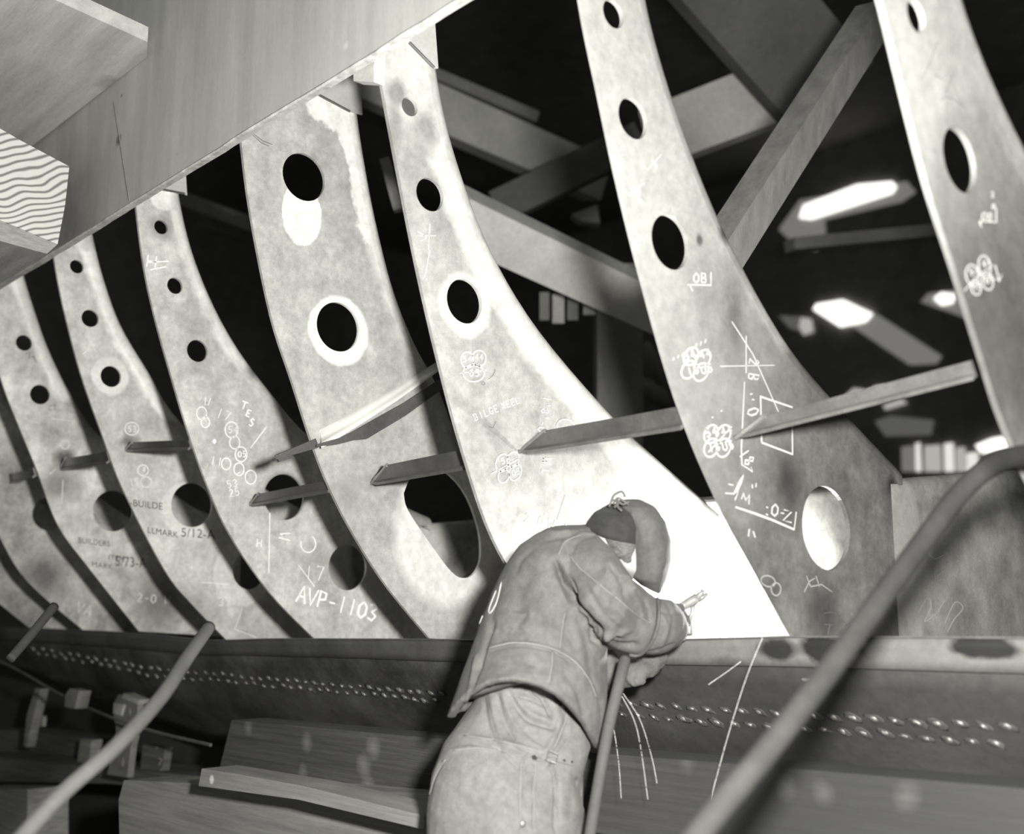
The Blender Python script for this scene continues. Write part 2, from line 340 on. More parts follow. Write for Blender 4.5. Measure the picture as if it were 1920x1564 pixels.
frames['E'] = make_frame('E', [(445, 190), (452, 262), (470, 400), (508, 590), (548, 715), (592, 850), (640, 960), (715, 1085), (805, 1197)],
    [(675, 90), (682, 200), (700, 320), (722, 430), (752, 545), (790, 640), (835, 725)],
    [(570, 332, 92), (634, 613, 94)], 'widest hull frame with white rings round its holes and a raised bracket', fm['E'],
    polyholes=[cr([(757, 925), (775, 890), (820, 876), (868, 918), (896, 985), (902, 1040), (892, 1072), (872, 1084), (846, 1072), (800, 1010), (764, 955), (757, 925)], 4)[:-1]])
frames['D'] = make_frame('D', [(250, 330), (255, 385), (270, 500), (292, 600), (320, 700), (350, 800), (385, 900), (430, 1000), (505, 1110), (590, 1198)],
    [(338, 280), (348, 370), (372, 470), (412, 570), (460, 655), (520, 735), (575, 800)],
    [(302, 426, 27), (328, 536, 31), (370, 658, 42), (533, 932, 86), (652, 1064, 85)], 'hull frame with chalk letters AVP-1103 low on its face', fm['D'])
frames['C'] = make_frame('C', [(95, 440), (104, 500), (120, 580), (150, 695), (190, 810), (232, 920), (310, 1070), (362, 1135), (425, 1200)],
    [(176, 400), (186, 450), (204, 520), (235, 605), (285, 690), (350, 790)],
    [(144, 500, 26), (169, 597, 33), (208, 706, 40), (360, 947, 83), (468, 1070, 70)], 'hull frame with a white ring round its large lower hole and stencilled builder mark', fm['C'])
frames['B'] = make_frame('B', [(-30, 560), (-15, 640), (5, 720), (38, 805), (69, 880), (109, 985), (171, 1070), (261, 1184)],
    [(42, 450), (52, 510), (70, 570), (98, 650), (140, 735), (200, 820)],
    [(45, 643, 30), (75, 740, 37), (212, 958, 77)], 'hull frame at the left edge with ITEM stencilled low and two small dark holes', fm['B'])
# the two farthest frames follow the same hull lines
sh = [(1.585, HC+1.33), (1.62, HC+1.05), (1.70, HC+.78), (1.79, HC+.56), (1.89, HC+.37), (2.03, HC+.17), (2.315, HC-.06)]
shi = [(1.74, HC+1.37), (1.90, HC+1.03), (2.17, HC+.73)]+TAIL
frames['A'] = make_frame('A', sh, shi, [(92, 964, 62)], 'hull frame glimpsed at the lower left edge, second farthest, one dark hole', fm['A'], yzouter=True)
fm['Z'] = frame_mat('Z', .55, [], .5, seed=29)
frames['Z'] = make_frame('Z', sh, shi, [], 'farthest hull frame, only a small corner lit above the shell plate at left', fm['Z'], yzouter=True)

# frame floors: deep plates inboard of each frame, with a bent top flange
def floor_plate(key, label, base=.3, x_off=-.012):
    x = XR[key]+x_off; y0, y1 = 2.70, 4.7; zt = HC+.352; r = .035
    root = thing('floor_plate', (x, y0, ZB), label, 'ship floor plate', 'deep steel floor plates')
    spots = [(cX(key, 1900, 1100), .3, .1, .2, .2)]
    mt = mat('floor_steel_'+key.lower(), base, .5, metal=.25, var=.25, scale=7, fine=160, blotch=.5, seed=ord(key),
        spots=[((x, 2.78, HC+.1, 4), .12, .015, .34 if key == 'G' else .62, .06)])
    dz = .118*(y1-y0); vb = boxv(x-.01, x, y0, y1, ZB, zt-r); vb = [(a, b, c+(dz if b == y1 and c > ZB+.1 else 0)) for a, b, c in vb]
    mb = MB(); mb.add(vb, BF); mb.build('web_plate', mt, root)
    prof = [(-r+r*math.cos(a), zt-r+r*math.sin(a)) for a in [j/6*math.pi/2 for j in range(7)]]+[(-.11, zt), (-.11, zt-.01)]+[(-r+(r-.01)*math.cos(a), zt-r+(r-.01)*math.sin(a)) for a in [j/6*math.pi/2 for j in range(6, -1, -1)]]
    K = len(prof); vs = [(x+a, y, b+(dz if y == y1 else 0)) for y in (y0, y1) for a, b in prof]
    fs = [(k, (k+1) % K, (k+1) % K+K, k+K) for k in range(K)]+[tuple(range(K)), tuple(range(2*K-1, K-1, -1))]
    obj('top_flange', vs, fs, mt, root)
    return root
floor_plate('G', 'deep floor plate with pale bent flange, at the right behind the thick cable')
gf = bpy.data.objects['floor_plate']
chalk_x('chalk_scribble', XR['G']-.012, [cr([(1728, 1000), (1750, 990), (1756, 1010), (1738, 1030), (1752, 1048), (1770, 1040)], 4), cr([(1722, 1150), (1740, 1120), (1746, 1140), (1734, 1165), (1756, 1150), (1772, 1125)], 4), cr([(1772, 1170), (1790, 1130), (1806, 1140), (1790, 1160), (1776, 1185)], 4), [(1758, 1080), (1776, 1066)]], 3, gf, 'chalk_soft')
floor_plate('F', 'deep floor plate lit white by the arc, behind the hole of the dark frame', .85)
floor_plate('E', 'deep floor plate inboard of the widest frame, mostly hidden')
floor_plate('D', 'deep floor plate seen through the big oval hole of the widest frame', .5)
floor_plate('C', 'deep floor plate glimpsed through the hole of the frame marked AVP', .4)

# ---------------------------------------------------------------- chalk and stencil on the frames
def flower(x, y, s, ang=0):
    o = []
    for i, a in enumerate((45, 135, 225, 315)):
        t = math.radians(a+ang); o.append(oval(x+s*.55*math.cos(t), y+s*.6*math.sin(t), s*.42, s*.6, ang+20))
    o += text('54', x-s*.8, y-s*.7, s*.5, -15)+text('44', x+s*.15, y-s*.8, s*.5, -15)+text('15', x-s*.6, y+s*.25, s*.5, -15)+text('05', x+s*.25, y+s*.15, s*.5, -15)
    return o
g = frames['G']; xg = XR['G']
chalk_x('chalk_mark', xg, flower(1305, 683, 30, 10), 3, g); chalk_x('chalk_mark', xg, [[(1262+i*8.5, 676-i*4-(4 if i > 4 else 0)), (1264+i*8.5, 670-i*4-(6 if i > 4 else 0))] for i in range(8)], 2.2, g)
chalk_x('chalk_mark', xg, flower(1345, 827, 30, 0)+[[(1328, 848), (1372, 800)], [(1352, 771), (1354, 770)], [(1335, 783), (1337, 782)]], 3.2, g)
chalk_x('chalk_writing', xg, text('OB'.replace('O', '0'), 1300, 512, 18, 0)+[[(1289, 534), (1333, 535), (1333, 510)], [(1293, 534), (1299, 546)]], 3, g)
chalk_x('chalk_mark', xg, [[(1399, 630), (1399, 700)], [(1396, 716), (1390, 842), (1391, 872), (1400, 877), (1411, 885), (1408, 876)], [(1372, 603), (1412, 665), (1462, 778)], [(1350, 687), (1452, 685)]], 2.6, g)
chalk_x('chalk_mark', xg, [[(1428, 829), (1426, 744), (1486, 764)], [(1428, 830), (1486, 852), (1485, 768)]], 5.5, g)
chalk_x('chalk_writing', xg, text('2', 1424, 675, 18, 100)+text('B', 1424, 703, 20, 100)+text("'", 1415, 745, 16, 100)+text('0', 1420, 762, 22, 70)+text("'", 1410, 733, 18, 80)+text('18', 1400, 840, 20, 55)+text('"', 1408, 803, 14, 60), 3.6, g)
chalk_x('chalk_writing', xg, [[(1360, 925), (1376, 926), (1388, 900), (1394, 890), (1390, 904), (1378, 930), (1384, 920), (1378, 938)], [(1390, 936), (1394, 925), (1398, 938), (1405, 928), (1404, 946)], [(1410, 908), (1411, 916)], [(1418, 906), (1417, 914)], [(1366, 908), (1375, 910)]], 3.4, g)
chalk_x('chalk_writing', xg, text('0', 1447, 945, 22, 5)+[[(1464, 962), (1470, 963)], [(1470, 956), (1484, 960), (1468, 976), (1484, 980)], [(1437, 951), (1440, 952)], [(1436, 964), (1440, 966)], [(1405, 992), (1403, 1006)], [(1412, 996), (1416, 1008)]], 4, g)
chalk_x('chalk_mark', xg, [[(1379, 951), (1415, 963), (1445, 974), (1489, 993), (1493, 960)]], 5, g)
chalk_x('chalk_writing', xg, [[(1172, 360), (1184, 368), (1186, 350), (1196, 366), (1200, 348), (1208, 344)], [(1190, 362), (1206, 380)], [(1200, 350), (1196, 382)], [(1222, 300), (1232, 312), (1226, 322)], [(1214, 318), (1240, 290)]], 2.5, g, 'chalk')
chalk_x('chalk_scribble', xg, [oval(1440, 1090, 14, 10, 20), oval(1455, 1105, 9, 12), [(1512, 1080), (1520, 1100), (1540, 1096), (1560, 1110)], [(1508, 1110), (1518, 1090), (1528, 1084)], [(1530, 1080), (1536, 1100)]], 2.4, g, 'chalk_soft')
chalk_x('ink_mark', xg, [[(1404+i*9, 884-i*0), (1396+i*9+30, 846)] for i in range(0)]+[[(1552, 873), (1572, 846)], [(1560, 876), (1576, 850)], [(1566, 874), (1580, 852)], [(1546, 1171), (1562, 1172)], [(1556, 1172), (1552, 1190)], [(1545, 1150), (1560, 1148), (1575, 1156), (1596, 1186)]], 1.8, g, 'ink')
chalk_x('ink_mark', XR['E'], [[(468, 248), (490, 268), (504, 274)], [(474, 250), (492, 264), (511, 271)]], 1.5, frames['E'], 'ink')
h = frames['H']; xh = XR['H']
chalk_x('chalk_mark', xh, [oval(1823, 516, 12, 20, -10), oval(1846, 500, 11, 21, -10), oval(1830, 540, 9, 13, -10), oval(1852, 528, 10, 16, -10), [(1808, 545), (1830, 520), (1862, 497)], [(1866, 497), (1874, 528), (1878, 515)], [(1874, 528), (1868, 522)]]+text('54', 1817, 505, 12, -12)+text('44', 1840, 490, 12, -12)+text('05', 1846, 520, 12, -12)+text('15', 1824, 534, 11, -12), 2.4, h)
chalk_x('chalk_writing', xh, text('0B', 1842, 397, 15, 10)+text('0', 1860, 382, 10)+text('3', 1858, 360, 10)+[[(1838, 415), (1868, 417), (1868, 390)], [(1836, 414), (1840, 426)], [(1838, 418), (1846, 412)]], 2.4, h)
chalk_x('ink_mark', xh, [cr([(1728, 150), (1746, 110), (1760, 78), (1775, 130), (1812, 215)], 4), cr([(1750, 140), (1768, 150), (1772, 175), (1785, 140)], 4), cr([(1762, 190), (1776, 182), (1800, 195), (1808, 205)], 4)], 1.0, h, 'ink')
f = frames['F']; xf = XR['F']
chalk_x('chalk_mark', xf, [oval(876, 675, 12, 15), oval(898, 672, 13, 15), oval(888, 700, 20, 16), [(862, 700), (912, 694)]]+text('54', 868, 668, 11)+text('44', 890, 664, 11)+text('05', 880, 693, 13), 2.4, f)
chalk_x('chalk_mark', xf, [oval(942, 868, 12, 17, 20), oval(962, 862, 11, 15, 20), oval(944, 893, 10, 13, 20), oval(966, 886, 11, 16, 20), [(922, 888), (974, 860)]]+text('54', 938, 860, 11, -15)+text('05', 958, 882, 11, -15), 2.4, f)
chalk_x('chalk_writing', xf, text('BILGE', 886, 777, 13, -22, .6)+text('KEEL', 938, 756, 12, -20, .6), 2.4, f)
chalk_x('chalk_writing', xf, text('2-0', 986, 962, 17, 12, .6)+text('"', 1020, 962, 14, 10)+text('W', 1030, 972, 18, 12, .7)+text('-L', 1046, 978, 16, 15, .7), 3.4, f, 'chalk_far')
chalk_x('chalk_writing', xf, text("1'8'-0", 1034, 745, 15, 100, .6)+text('W', 1035, 860, 16, 100, .7)+text('L', 1030, 882, 14, 100), 2.4, f, 'chalk')
chalk_x('chalk_mark', xf, [[(786, 442), (817, 442)], [(806, 420), (803, 468)], [(784, 434), (800, 446), (790, 452)], [(806, 468), (796, 520)], [(1060, 930), (1045, 975)], oval(1060, 800, 16, 14)], 2.2, f, 'chalk')
chalk_x('pencil_mark', xf, [oval(902, 692+.0*i, 26, 22, 0, 20, 0, 60) for i in range(1)]+[[(930, 790), (924, 802), (916, 800)], oval(906, 719, 3, 3)], 1.2, f, 'ink')
d_ = frames['D']; xd = XR['D']
chalk_x('chalk_writing', xd, text('AVP-1103', 562, 1098, 31, 14, .56, False, .12), 4.2, d_, 'chalk_far')
chalk_x('chalk_writing', xd, text('H', 276, 478, 22, 8, .9)+[[(276, 492), (316, 490)], [(282, 506), (312, 500)]]+text('T', 455, 752, 14, 20, .8)+text('E', 464, 768, 12, 20, .8)+text('S', 470, 784, 14, 20, .7)+text('0', 400, 824, 7), 2.4, d_, 'chalk_far')
sc = []
random.seed(3)
for (u, v, r) in [(434, 806, 15), (440, 830, 12), (452, 852, 14), (424, 870, 11), (448, 880, 12), (470, 895, 13), (378, 775, 12), (385, 792, 10)]: sc.append(oval(u, v, r*.8, r))
sc += text('17', 410, 765, 18, 20)+text('54', 428, 800, 12)+text('05', 446, 846, 11)+text('W', 385, 745, 16, 10)+text('11', 396, 855, 16, 10)+text('53', 424, 902, 14, -10)+text('25', 428, 918, 14, -10)
chalk_x('chalk_scribble', xd, sc, 2, d_, 'chalk_faint')
chalk_x('chalk_scribble', xd, [[(506, 962), (504, 1075)]]+text('W', 545, 1000, 22, 95)+text('17', 572, 1060, 26, 5)+[oval(578, 1020, 14, 16, 0, 14, -60, 200)]+[[(560, 1060), (590, 1100)], [(440, 890), (450, 886)], [(470, 840), (500, 800)]]+text('H', 482, 1010, 16, 5), 2.6, d_, 'chalk_faint')
c_ = frames['C']; xc = XR['C']
chalk_x('chalk_scribble', xc, [oval(245, 805, 12, 13), oval(268, 882, 10, 10), oval(274, 904, 10, 10)]+text('3', 243, 800, 12)+text('6', 250, 800, 12) if False else [oval(247, 804, 13, 12), oval(268, 882, 10, 10), oval(274, 904, 10, 10)]+text('53', 240, 799, 11)+text('4', 224, 806, 10)+text('15', 242, 900, 12, -10)+text('8', 268, 876, 8)+text('33', 410, 1120, 16)+[[(378, 1092), (430, 1096)], [(455, 1140), (440, 1180), (480, 1195)], [(155, 664), (166, 656)]], 2, c_, 'chalk_faint')
b_ = frames['B']; xb = XR['B']
chalk_x('chalk_scribble', xb, text('2-0 W', 258, 1112, 16, 5)+text('VA', 148, 1128, 20, 20)+[oval(122, 834, 8, 8), [(118, 900), (116, 946)], [(92, 890), (104, 880)], [(96, 785), (140, 790)]], 2, b_, 'chalk_faint')
chalk_x('ink_mark', xb, [[(48, 664), (56, 660), (54, 672), (62, 668), (68, 680)], [(90, 766), (98, 770)], [(92, 762), (103, 758), (102, 770)]], 1.5, b_, 'ink')
def stencil(s, u, v, du, dv, hpx, x, parent):
    fc = bpy.data.curves.new('stencil', 'FONT'); fc.body = s; fc.size = 1; fc.space_character = 1.05
    fo = bpy.data.objects.new('stencil', fc); col.objects.link(fo); bpy.context.view_layer.update()
    me = bpy.data.meshes.new_from_object(fo.evaluated_get(bpy.context.evaluated_depsgraph_get()))
    wd = max(p.co.x for p in me.vertices)
    vs = []
    for p in me.vertices:
        t = p.co.x/wd; vs.append(PX(u+du*t, v+dv*t-p.co.y*hpx*1.4, x+.0012))
    fs = [tuple(q.vertices) for q in me.polygons]
    bpy.data.objects.remove(fo); bpy.data.curves.remove(fc)
    return obj('stencil_lettering', vs, fs, M['ink'], parent)
stencil('-BUILDE', 243, 948, 62, 8, 13, xc, c_); stencil('LLMARK', 276, 999, 58, 10, 12, xc, c_); stencil('5/12-A', 339, 1006, 64, 5, 17, xc, c_)
stencil('BUILDERS', 146, 1018, 60, 7, 11, xb, b_); stencil('ITEM', 203, 1049, 30, 4, 10, xb, b_); stencil('.MARK', 168, 1062, 44, 6, 10, xb, b_); stencil('5/73-A', 216, 1061, 58, 4, 19, xb, b_)

# bracket across the widest frame
xe = XR['E']; br = thing('frame_bracket', PX(600, 830, xe), 'flanged bracket crossing the face of the widest hull frame, pointed at its left end', 'bracket')
M['bright'] = mat('ground_bright_steel', .72, .4, metal=.2, var=.1, fine=200, bump=.03)
def shell_patch(name, rows, mt, parent, th=.008, smooth=True):
    n = len(rows[0]); vs = []; m = len(rows)
    for r in rows: vs += [V(p) for p in r]
    tot = len(vs); nv = []
    for i in range(m):
        for j in range(n):
            a = vs[i*n+min(j+1, n-1)]-vs[i*n+max(j-1, 0)]; b = vs[min(i+1, m-1)*n+j]-vs[max(i-1, 0)*n+j]
            q = a.cross(b).normalized()
            if q.dot(vs[i*n+j]-CAM) < 0: q = -q
            nv.append(vs[i*n+j]+q*th)
    fs = []
    for i in range(m-1):
        for j in range(n-1):
            a = i*n+j; fs += [(a, a+1, a+n+1, a+n), (a+tot, a+n+tot, a+n+1+tot, a+1+tot)]
    for j in range(n-1): fs += [(j, j+tot, j+1+tot, j+1), ((m-1)*n+j, (m-1)*n+j+1, (m-1)*n+j+1+tot, (m-1)*n+j+tot)]
    for i in range(m-1): fs += [(i*n, (i+1)*n, (i+1)*n+tot, i*n+tot), (i*n+n-1, i*n+n-1+tot, (i+1)*n+n-1+tot, (i+1)*n+n-1)]
    return obj(name, vs+nv, fs, mt, parent, smooth)
def EP(u, v, out): return PX(u, v, xe+out)
top = [(600, 806), (660, 775), (740, 728), (800, 690), (828, 674)]
rows = []
for t, out in ((0, .0005), (.35, .006), (.7, .022), (1, .05)):
    rows.append([EP(u+(2 if t else 0), v+t*32*(1-.15*i), out) for i, (u, v) in enumerate(top)])
shell_patch('bent_shoulder', rows, M['bright'], br, .005)
mb = MB(); o1 = .052
low = [(594, 838), (636, 832), (668, 824), (690, 822), (760, 780), (832, 728)]; up_ = [(594, 833), (640, 820), (668, 806), (692, 792), (762, 753), (832, 706)]
mb.prism([EP(u, v, o1) for u, v in up_+low[::-1]], (-.006, 0, 0)); mb.build('lip', M['stringer'], br)
mb = MB(); mb.prism([PX(*p, xe+.03) for p in ((518, 852), (592, 822), (598, 838), (520, 860))], (.004, -.006, -.004)); mb.prism([PX(*p, xe+.03) for p in ((518, 853), (524, 866), (552, 858), (545, 850))], (-.01, 0, 0)); mb.build('pointed_end', M['stringer'], br)
# lapped knees where the frame heads meet the sheer board
def knee(k, pts, seam, label, out=.008):
    r = thing('head_knee', PX(*pts[0], XR[k]+out), label, 'knee plate', 'knee plates at the frame heads')
    mb = MB(); mb.prism([PX(u, v, XR[k]+out) for u, v in pts], (-.006, 0, 0)); mb.build('knee_plate', M['knee'], r)
    mb = MB(); mb.tube([PX(u, v, XR[k]+out) for u, v in seam], .004, 6); mb.build('weld_seam', M['stringer'], r)
M['knee'] = mat('knee_steel', .42, .5, metal=.2, var=.15, bump=.05)
knee('D', [(296, 355), (348, 318), (351, 366), (347, 364)], [(298, 354), (346, 363)], 'small knee plate at the head of the frame marked AVP')
knee('E', [(588, 172), (660, 130), (676, 150), (680, 215), (655, 208)], [(598, 178), (656, 209)], 'grey knee plate at the head of the widest frame')
knee('F', [(760, 62), (815, 30), (822, 128), (814, 128)], [(768, 80), (814, 127)], 'pale knee plate at the head of the bright frame behind the welder')
mb = MB(); mb.prism([PY(u, v, 1.502) for u, v in ((662, 122), (703, 93), (701, 154), (663, 152))], (0, .03, 0)); tag(mb.build('wood_wedge', M['wood_pale']), 'small pale wooden wedge under the sheer board, between two frame heads', 'wedge')

# ---------------------------------------------------------------- stringers
def stringer(k0, p0, k1, p1, label, hpx=34, x1=None):
    x0 = XR[k0]+.002; xe_ = (XR[k1]-.013) if x1 is None else x1
    a = PX(*p0, x0); b = PX(*p1, xe_); d = (b-a).normalized(); root = thing('stringer_bar', a, label, 'stringer bar', 'stringers between the hull frames')
    wz = hpx*(a-CAM).dot(FWD)/F; up = V((0, -.35, .94)); up = (up-d*up.dot(d)).normalized(); out = d.cross(up).normalized()
    if out.dot(a-CAM) > 0: out = -out
    tip = min(wz*3.2, (b-a).length*.3)
    mb = MB(); t = .008
    pts = [a, b, b+up*wz, a+d*tip+up*wz]
    mb.prism([p for p in pts], -out*t); mb.build('web', M['stringer'], root)
    mb = MB(); l = wz*.28; mb.prism([a, b, b+out*l-up*l*.35, a+d*tip*.5+out*l-up*l*.35], up*t); mb.build('bottom_lip', M['stringer2'], root)
    mb = MB(); mb.tube([a+V((.004, 0, 0))+up*wz*s+d*tip*s for s in (0, .3, .6, 1)], .006, 6, rs=[.004, .008, .006, .007]); mb.build('weld_bead', M['weld'], root)
M['stringer2'] = mat('stringer_lip_steel', .10, .5, metal=.2, var=.3, scale=12, fine=150)
stringer('F', (972, 849), 'G', (1284, 800), 'long stringer bar in front of the bright frame, just above the welder', 32)
stringer('G', (1376, 823), 'H', (1829, 708), 'longest stringer bar, sticking out free to the right of the dark frame', 27, x1=-.99)
stringer('E', (695, 908), 'F', (894, 873), 'stringer bar above the big oval hole of the widest frame', 29)
stringer('D', (468, 948), 'E', (620, 921), 'stringer bar crossing the hole of the frame marked AVP', 18)
stringer('C', (235, 845), 'D', (357, 842), 'stringer bar above the white ringed hole', 15)
stringer('B', (113, 880), 'C', (205, 867), 'stringer bar with dark weld scorch near the left edge', 18)
stringer('A', (20, 905), 'B', (66, 894), 'short stringer bar cut off by the left edge', 15)

# ---------------------------------------------------------------- sheer board and timbers at upper left
def quadboard(name, pts, off, mt, label, cat, plane):
    mb = MB(); mb.prism([plane(u, v) for u, v in pts], off); o = mb.build(name, mt); tag(o, label, cat); return o
A0 = PY(-200, 666, 1.50); A1 = PY(820, 41, 1.50); dd = (A1-A0).normalized(); A1 = A1+dd*1.4
sb = thing('sheer_board', PY(400, 300, 1.50), 'very long grey weathered board slanting over the heads of the left frames', 'board')
mb = MB(); mb.prism([A0, A1, A1+V((0, 0, 1.25)), A0+V((0, 0, 1.25))], (0, -.022, 0)); mb.build('board_face', M['ply'], sb)
random.seed(11); nb = 60; e0 = [A0.lerp(A1, i/nb)+V((0, -.022, random.uniform(-.0035, .002))) for i in range(nb+1)]
vs = []
for i, p in enumerate(e0): vs += [p+V((0, 0, .008)), p+V((0, -.003, .002)), p+V((0, 0, -.003)), p+V((0, .022, 0))]
fs = []
for i in range(nb): a = 4*i; fs += [(a+k, a+k+1, a+k+5, a+k+4) for k in range(3)]+[(a+3, a, a+4, a+7)]
M['edge'] = mat('raw_board_edge', .42, .7, var=.35, scale=30, fine=200, bump=.3); obj('raw_edge', vs, fs, M['edge'], sb)
mb = MB(); mb.bar(PY(213, 190, 1.475), PY(242, 376, 1.475), (0, 1, 0), .003, .002); mb.build('joint_line', M['wood'], sb)
ZU = PY(290, 110, 1.50).z
quadboard('scaffold_plank', [(-300, 562), (-300, -330), (20, -40), (292, 84), (290, 112)], (0, 0, .05), mat('plank_underside', .36, .8, var=.22, scale=4, fine=60, grain=(.6, 4, 4), spots=[((*PZ(230, 165, ZU), 1), .05, .05, .09, .1), ((*PZ(160, 235, ZU), 1), .04, .04, .1, .1)]), 'broad plank seen from below at the upper left, butting the sheer board', 'plank', lambda u, v: PZ(u, v, ZU)+V((0, -.027, 0)))
mb = MB(); xw = -3.4
bl = thing('timber_block', PX(40, 450, xw), 'squared timber end with bold wavy grain at the left edge under the plank', 'timber')
mg = mat('end_grain_timber', .34, .75, var=.1, scale=3, fine=100, bump=.1)
N = mg.node_tree.nodes; L = mg.node_tree.links; bs = N['Principled BSDF']; ge = N.new('ShaderNodeNewGeometry'); mp = N.new('ShaderNodeMapping'); L.new(ge.outputs['Position'], mp.inputs[0]); mp.inputs['Rotation'].default_value = (-.45, 0, 0)
wv = N.new('ShaderNodeTexWave'); wv.bands_direction = 'Z'; wv.inputs['Scale'].default_value = 15; wv.inputs['Distortion'].default_value = 9; wv.inputs['Detail'].default_value = 1.2; wv.inputs['Detail Scale'].default_value = .5; L.new(mp.outputs[0], wv.inputs['Vector'])
rp = N.new('ShaderNodeValToRGB'); rp.color_ramp.elements[0].color = rgb(.10); rp.color_ramp.elements[1].position = .5; rp.color_ramp.elements[1].color = rgb(.40); L.new(wv.outputs['Fac'], rp.inputs[0]); L.new(rp.outputs[0], bs.inputs['Base Color'])
mb.prism([PX(u, v, xw) for u, v in ((-260, 90), (38, 263), (130, 312), (122, 385), (108, 458), (30, 425), (-260, 310))], (-.32, 0, 0)); mb.build('end_face', mg, bl)
mb = MB(); mb.prism([PX(u, v, xw-.004) for u, v in ((-260, 310), (30, 425), (108, 458), (88, 476), (-260, 380))], (-.3, 0, 0)); mb.build('lower_batten', M['wood'], bl)

# ---------------------------------------------------------------- shell plating under the frames
R0 = [(-150, 1172), (40, 1177), (200, 1184), (310, 1192), (385, 1200), (420, 1201), (500, 1198), (600, 1198), (810, 1199), (880, 1200), (1100, 1203), (1296, 1199), (1490, 1194), (1700, 1195), (1885, 1196), (2050, 1197)]
R1 = [(-150, 1196), (40, 1203), (237, 1215), (365, 1228), (474, 1229), (700, 1235), (830, 1240), (1250, 1246), (1500, 1250), (1885, 1262), (2050, 1266)]
R2 = [(-150, 1235), (40, 1252), (200, 1288), (400, 1318), (830, 1335), (1180, 1362), (1500, 1395), (1885, 1420), (2050, 1430)]
R3 = [(-150, 1215), (40, 1257), (200, 1324), (400, 1396), (470, 1410), (700, 1450), (1000, 1500), (1500, 1560), (1885, 1600), (2050, 1620)]
us = list(range(-150, 2051, 20))
LAY = [(R0, 2.29), (R1, 2.305), (R2, 2.42), (R3, 2.70)]
def shp(u, s):
    i = min(int(s), 2); t = s-i; a, b = LAY[i], LAY[i+1]
    v = interp(a[0], u)*(1-t)+interp(b[0], u)*t; y = a[1]*(1-t)+b[1]*t
    return PY(u, v, y)
sp = thing('shell_plating', shp(900, 3), 'dark shell plating with two rows of small welds along the hull bottom', 'hull plating')
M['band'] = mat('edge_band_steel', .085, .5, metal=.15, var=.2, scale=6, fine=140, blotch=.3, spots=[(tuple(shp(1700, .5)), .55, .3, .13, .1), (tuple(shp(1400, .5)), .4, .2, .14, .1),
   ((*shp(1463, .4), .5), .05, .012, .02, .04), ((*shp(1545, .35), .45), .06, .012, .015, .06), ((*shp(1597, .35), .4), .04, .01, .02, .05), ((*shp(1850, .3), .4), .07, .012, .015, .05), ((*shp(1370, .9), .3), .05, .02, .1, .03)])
M['shell'] = mat('shell_steel', .09, .42, metal=.25, var=.4, scale=3.5, fine=110, blotch=.55, bump=.25, spots=[(tuple(shp(1650, 1.6)), .75, .5, .05, .3), ((*shp(1750, 2.3), .4), .2, .1, .075, .1)])  # large right-hand spot darkens the steel colour to offset the strong flash there
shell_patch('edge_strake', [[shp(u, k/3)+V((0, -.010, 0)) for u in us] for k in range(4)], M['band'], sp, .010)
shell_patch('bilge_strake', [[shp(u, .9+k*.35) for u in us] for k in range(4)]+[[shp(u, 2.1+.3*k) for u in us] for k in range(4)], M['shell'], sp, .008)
mb = MB(); mb.tube([shp(u, 0)+V((0, -.012, 0)) for u in us], .0025, 5); mb.build('plate_edge', M['stringer2'], sp)
# short slot welds and scorch marks
random.seed(5)
def dab_v(u, row): # pixel height of the two rows
    a = [(40, 1212), (200, 1236), (280, 1252), (400, 1262), (600, 1280), (800, 1298), (1180, 1318), (1330, 1330), (1480, 1338), (1620, 1346), (1700, 1352), (1885, 1361)] if row == 0 else [(40, 1222), (200, 1246), (280, 1264), (400, 1275), (600, 1292), (800, 1312), (1180, 1340), (1330, 1352), (1480, 1362), (1620, 1372), (1730, 1382), (1885, 1394)]
    return interp(a, u)
def on_shell(u, v):
    s = 0
    for k in range(300):
        s = k/100
        i = min(int(s), 2); t = s-i
        if interp(LAY[i][0], u)*(1-t)+interp(LAY[i+1][0], u)*t >= v: break
    return shp(u, s)
def dab(u, v, L_, W_, ang, name='plug_weld', mt='weld', lift=.003, mbx=None):
    p = on_shell(u, v); tx = (on_shell(u+14, v)-p).normalized(); tz = (on_shell(u, v+8)-p); tz = (tz-tx*tz.dot(tx)).normalized(); nn = tx.cross(tz)
    if nn.dot(p-CAM) > 0: nn = -nn
    a = math.radians(ang); ax = tx*math.cos(a)+tz*math.sin(a); ay = -tx*math.sin(a)+tz*math.cos(a)
    m_ = mbx or MB(); k0 = len(m_.v); m_.ball(p+nn*(.001 if lift < .002 else 0), (ax*L_, ay*W_, nn*lift), 10, 6)
    for i in range(k0, len(m_.v)): m_.v[i] = m_.v[i]+(m_.v[i]-p)*(.55*mnoise.noise(m_.v[i]*170))
    if not mbx: m_.build(name, M[mt], sp, True)
scm = MB(); u = 62
while u < 1900:
    k = (u+1050)/2400; step = max(25*k*k*1.15+3, 17)
    for row in (0, 1):
        uu = u+(step*.5 if row else 0)+random.uniform(-2, 2)
        if 835 < uu < 1150 or uu > 1900: continue
        v = dab_v(uu, row)+random.uniform(-2, 2); s = random.uniform(.75, 1.15)*1.15
        big = 1.9 if uu < 300 else (1.35 if uu < 850 else 1)
        dab(uu, v, .0085*s*big, .0052*s*big, random.uniform(15, 40), lift=.005*big)
        dab(uu+1, v+1, .019*s, .009*s, random.uniform(15, 35), lift=.0012, mbx=scm)
    u += step
tag(scm.build('scorch_marks', M['scorch'], sp, True), kind='stuff')
mb = MB()
for i, (u, v) in enumerate([(120, 1190), (168, 1188), (205, 1192), (270, 1207), (282, 1212), (296, 1207), (395, 1212), (455, 1212), (405, 1222), (418, 1222), (432, 1222), (444, 1222), (595, 1207), (668, 1209), (785, 1210), (832, 1212), (245, 1204), (308, 1216)]):
    dab(u, v, .018, .010, 10, lift=.0012, mbx=mb)
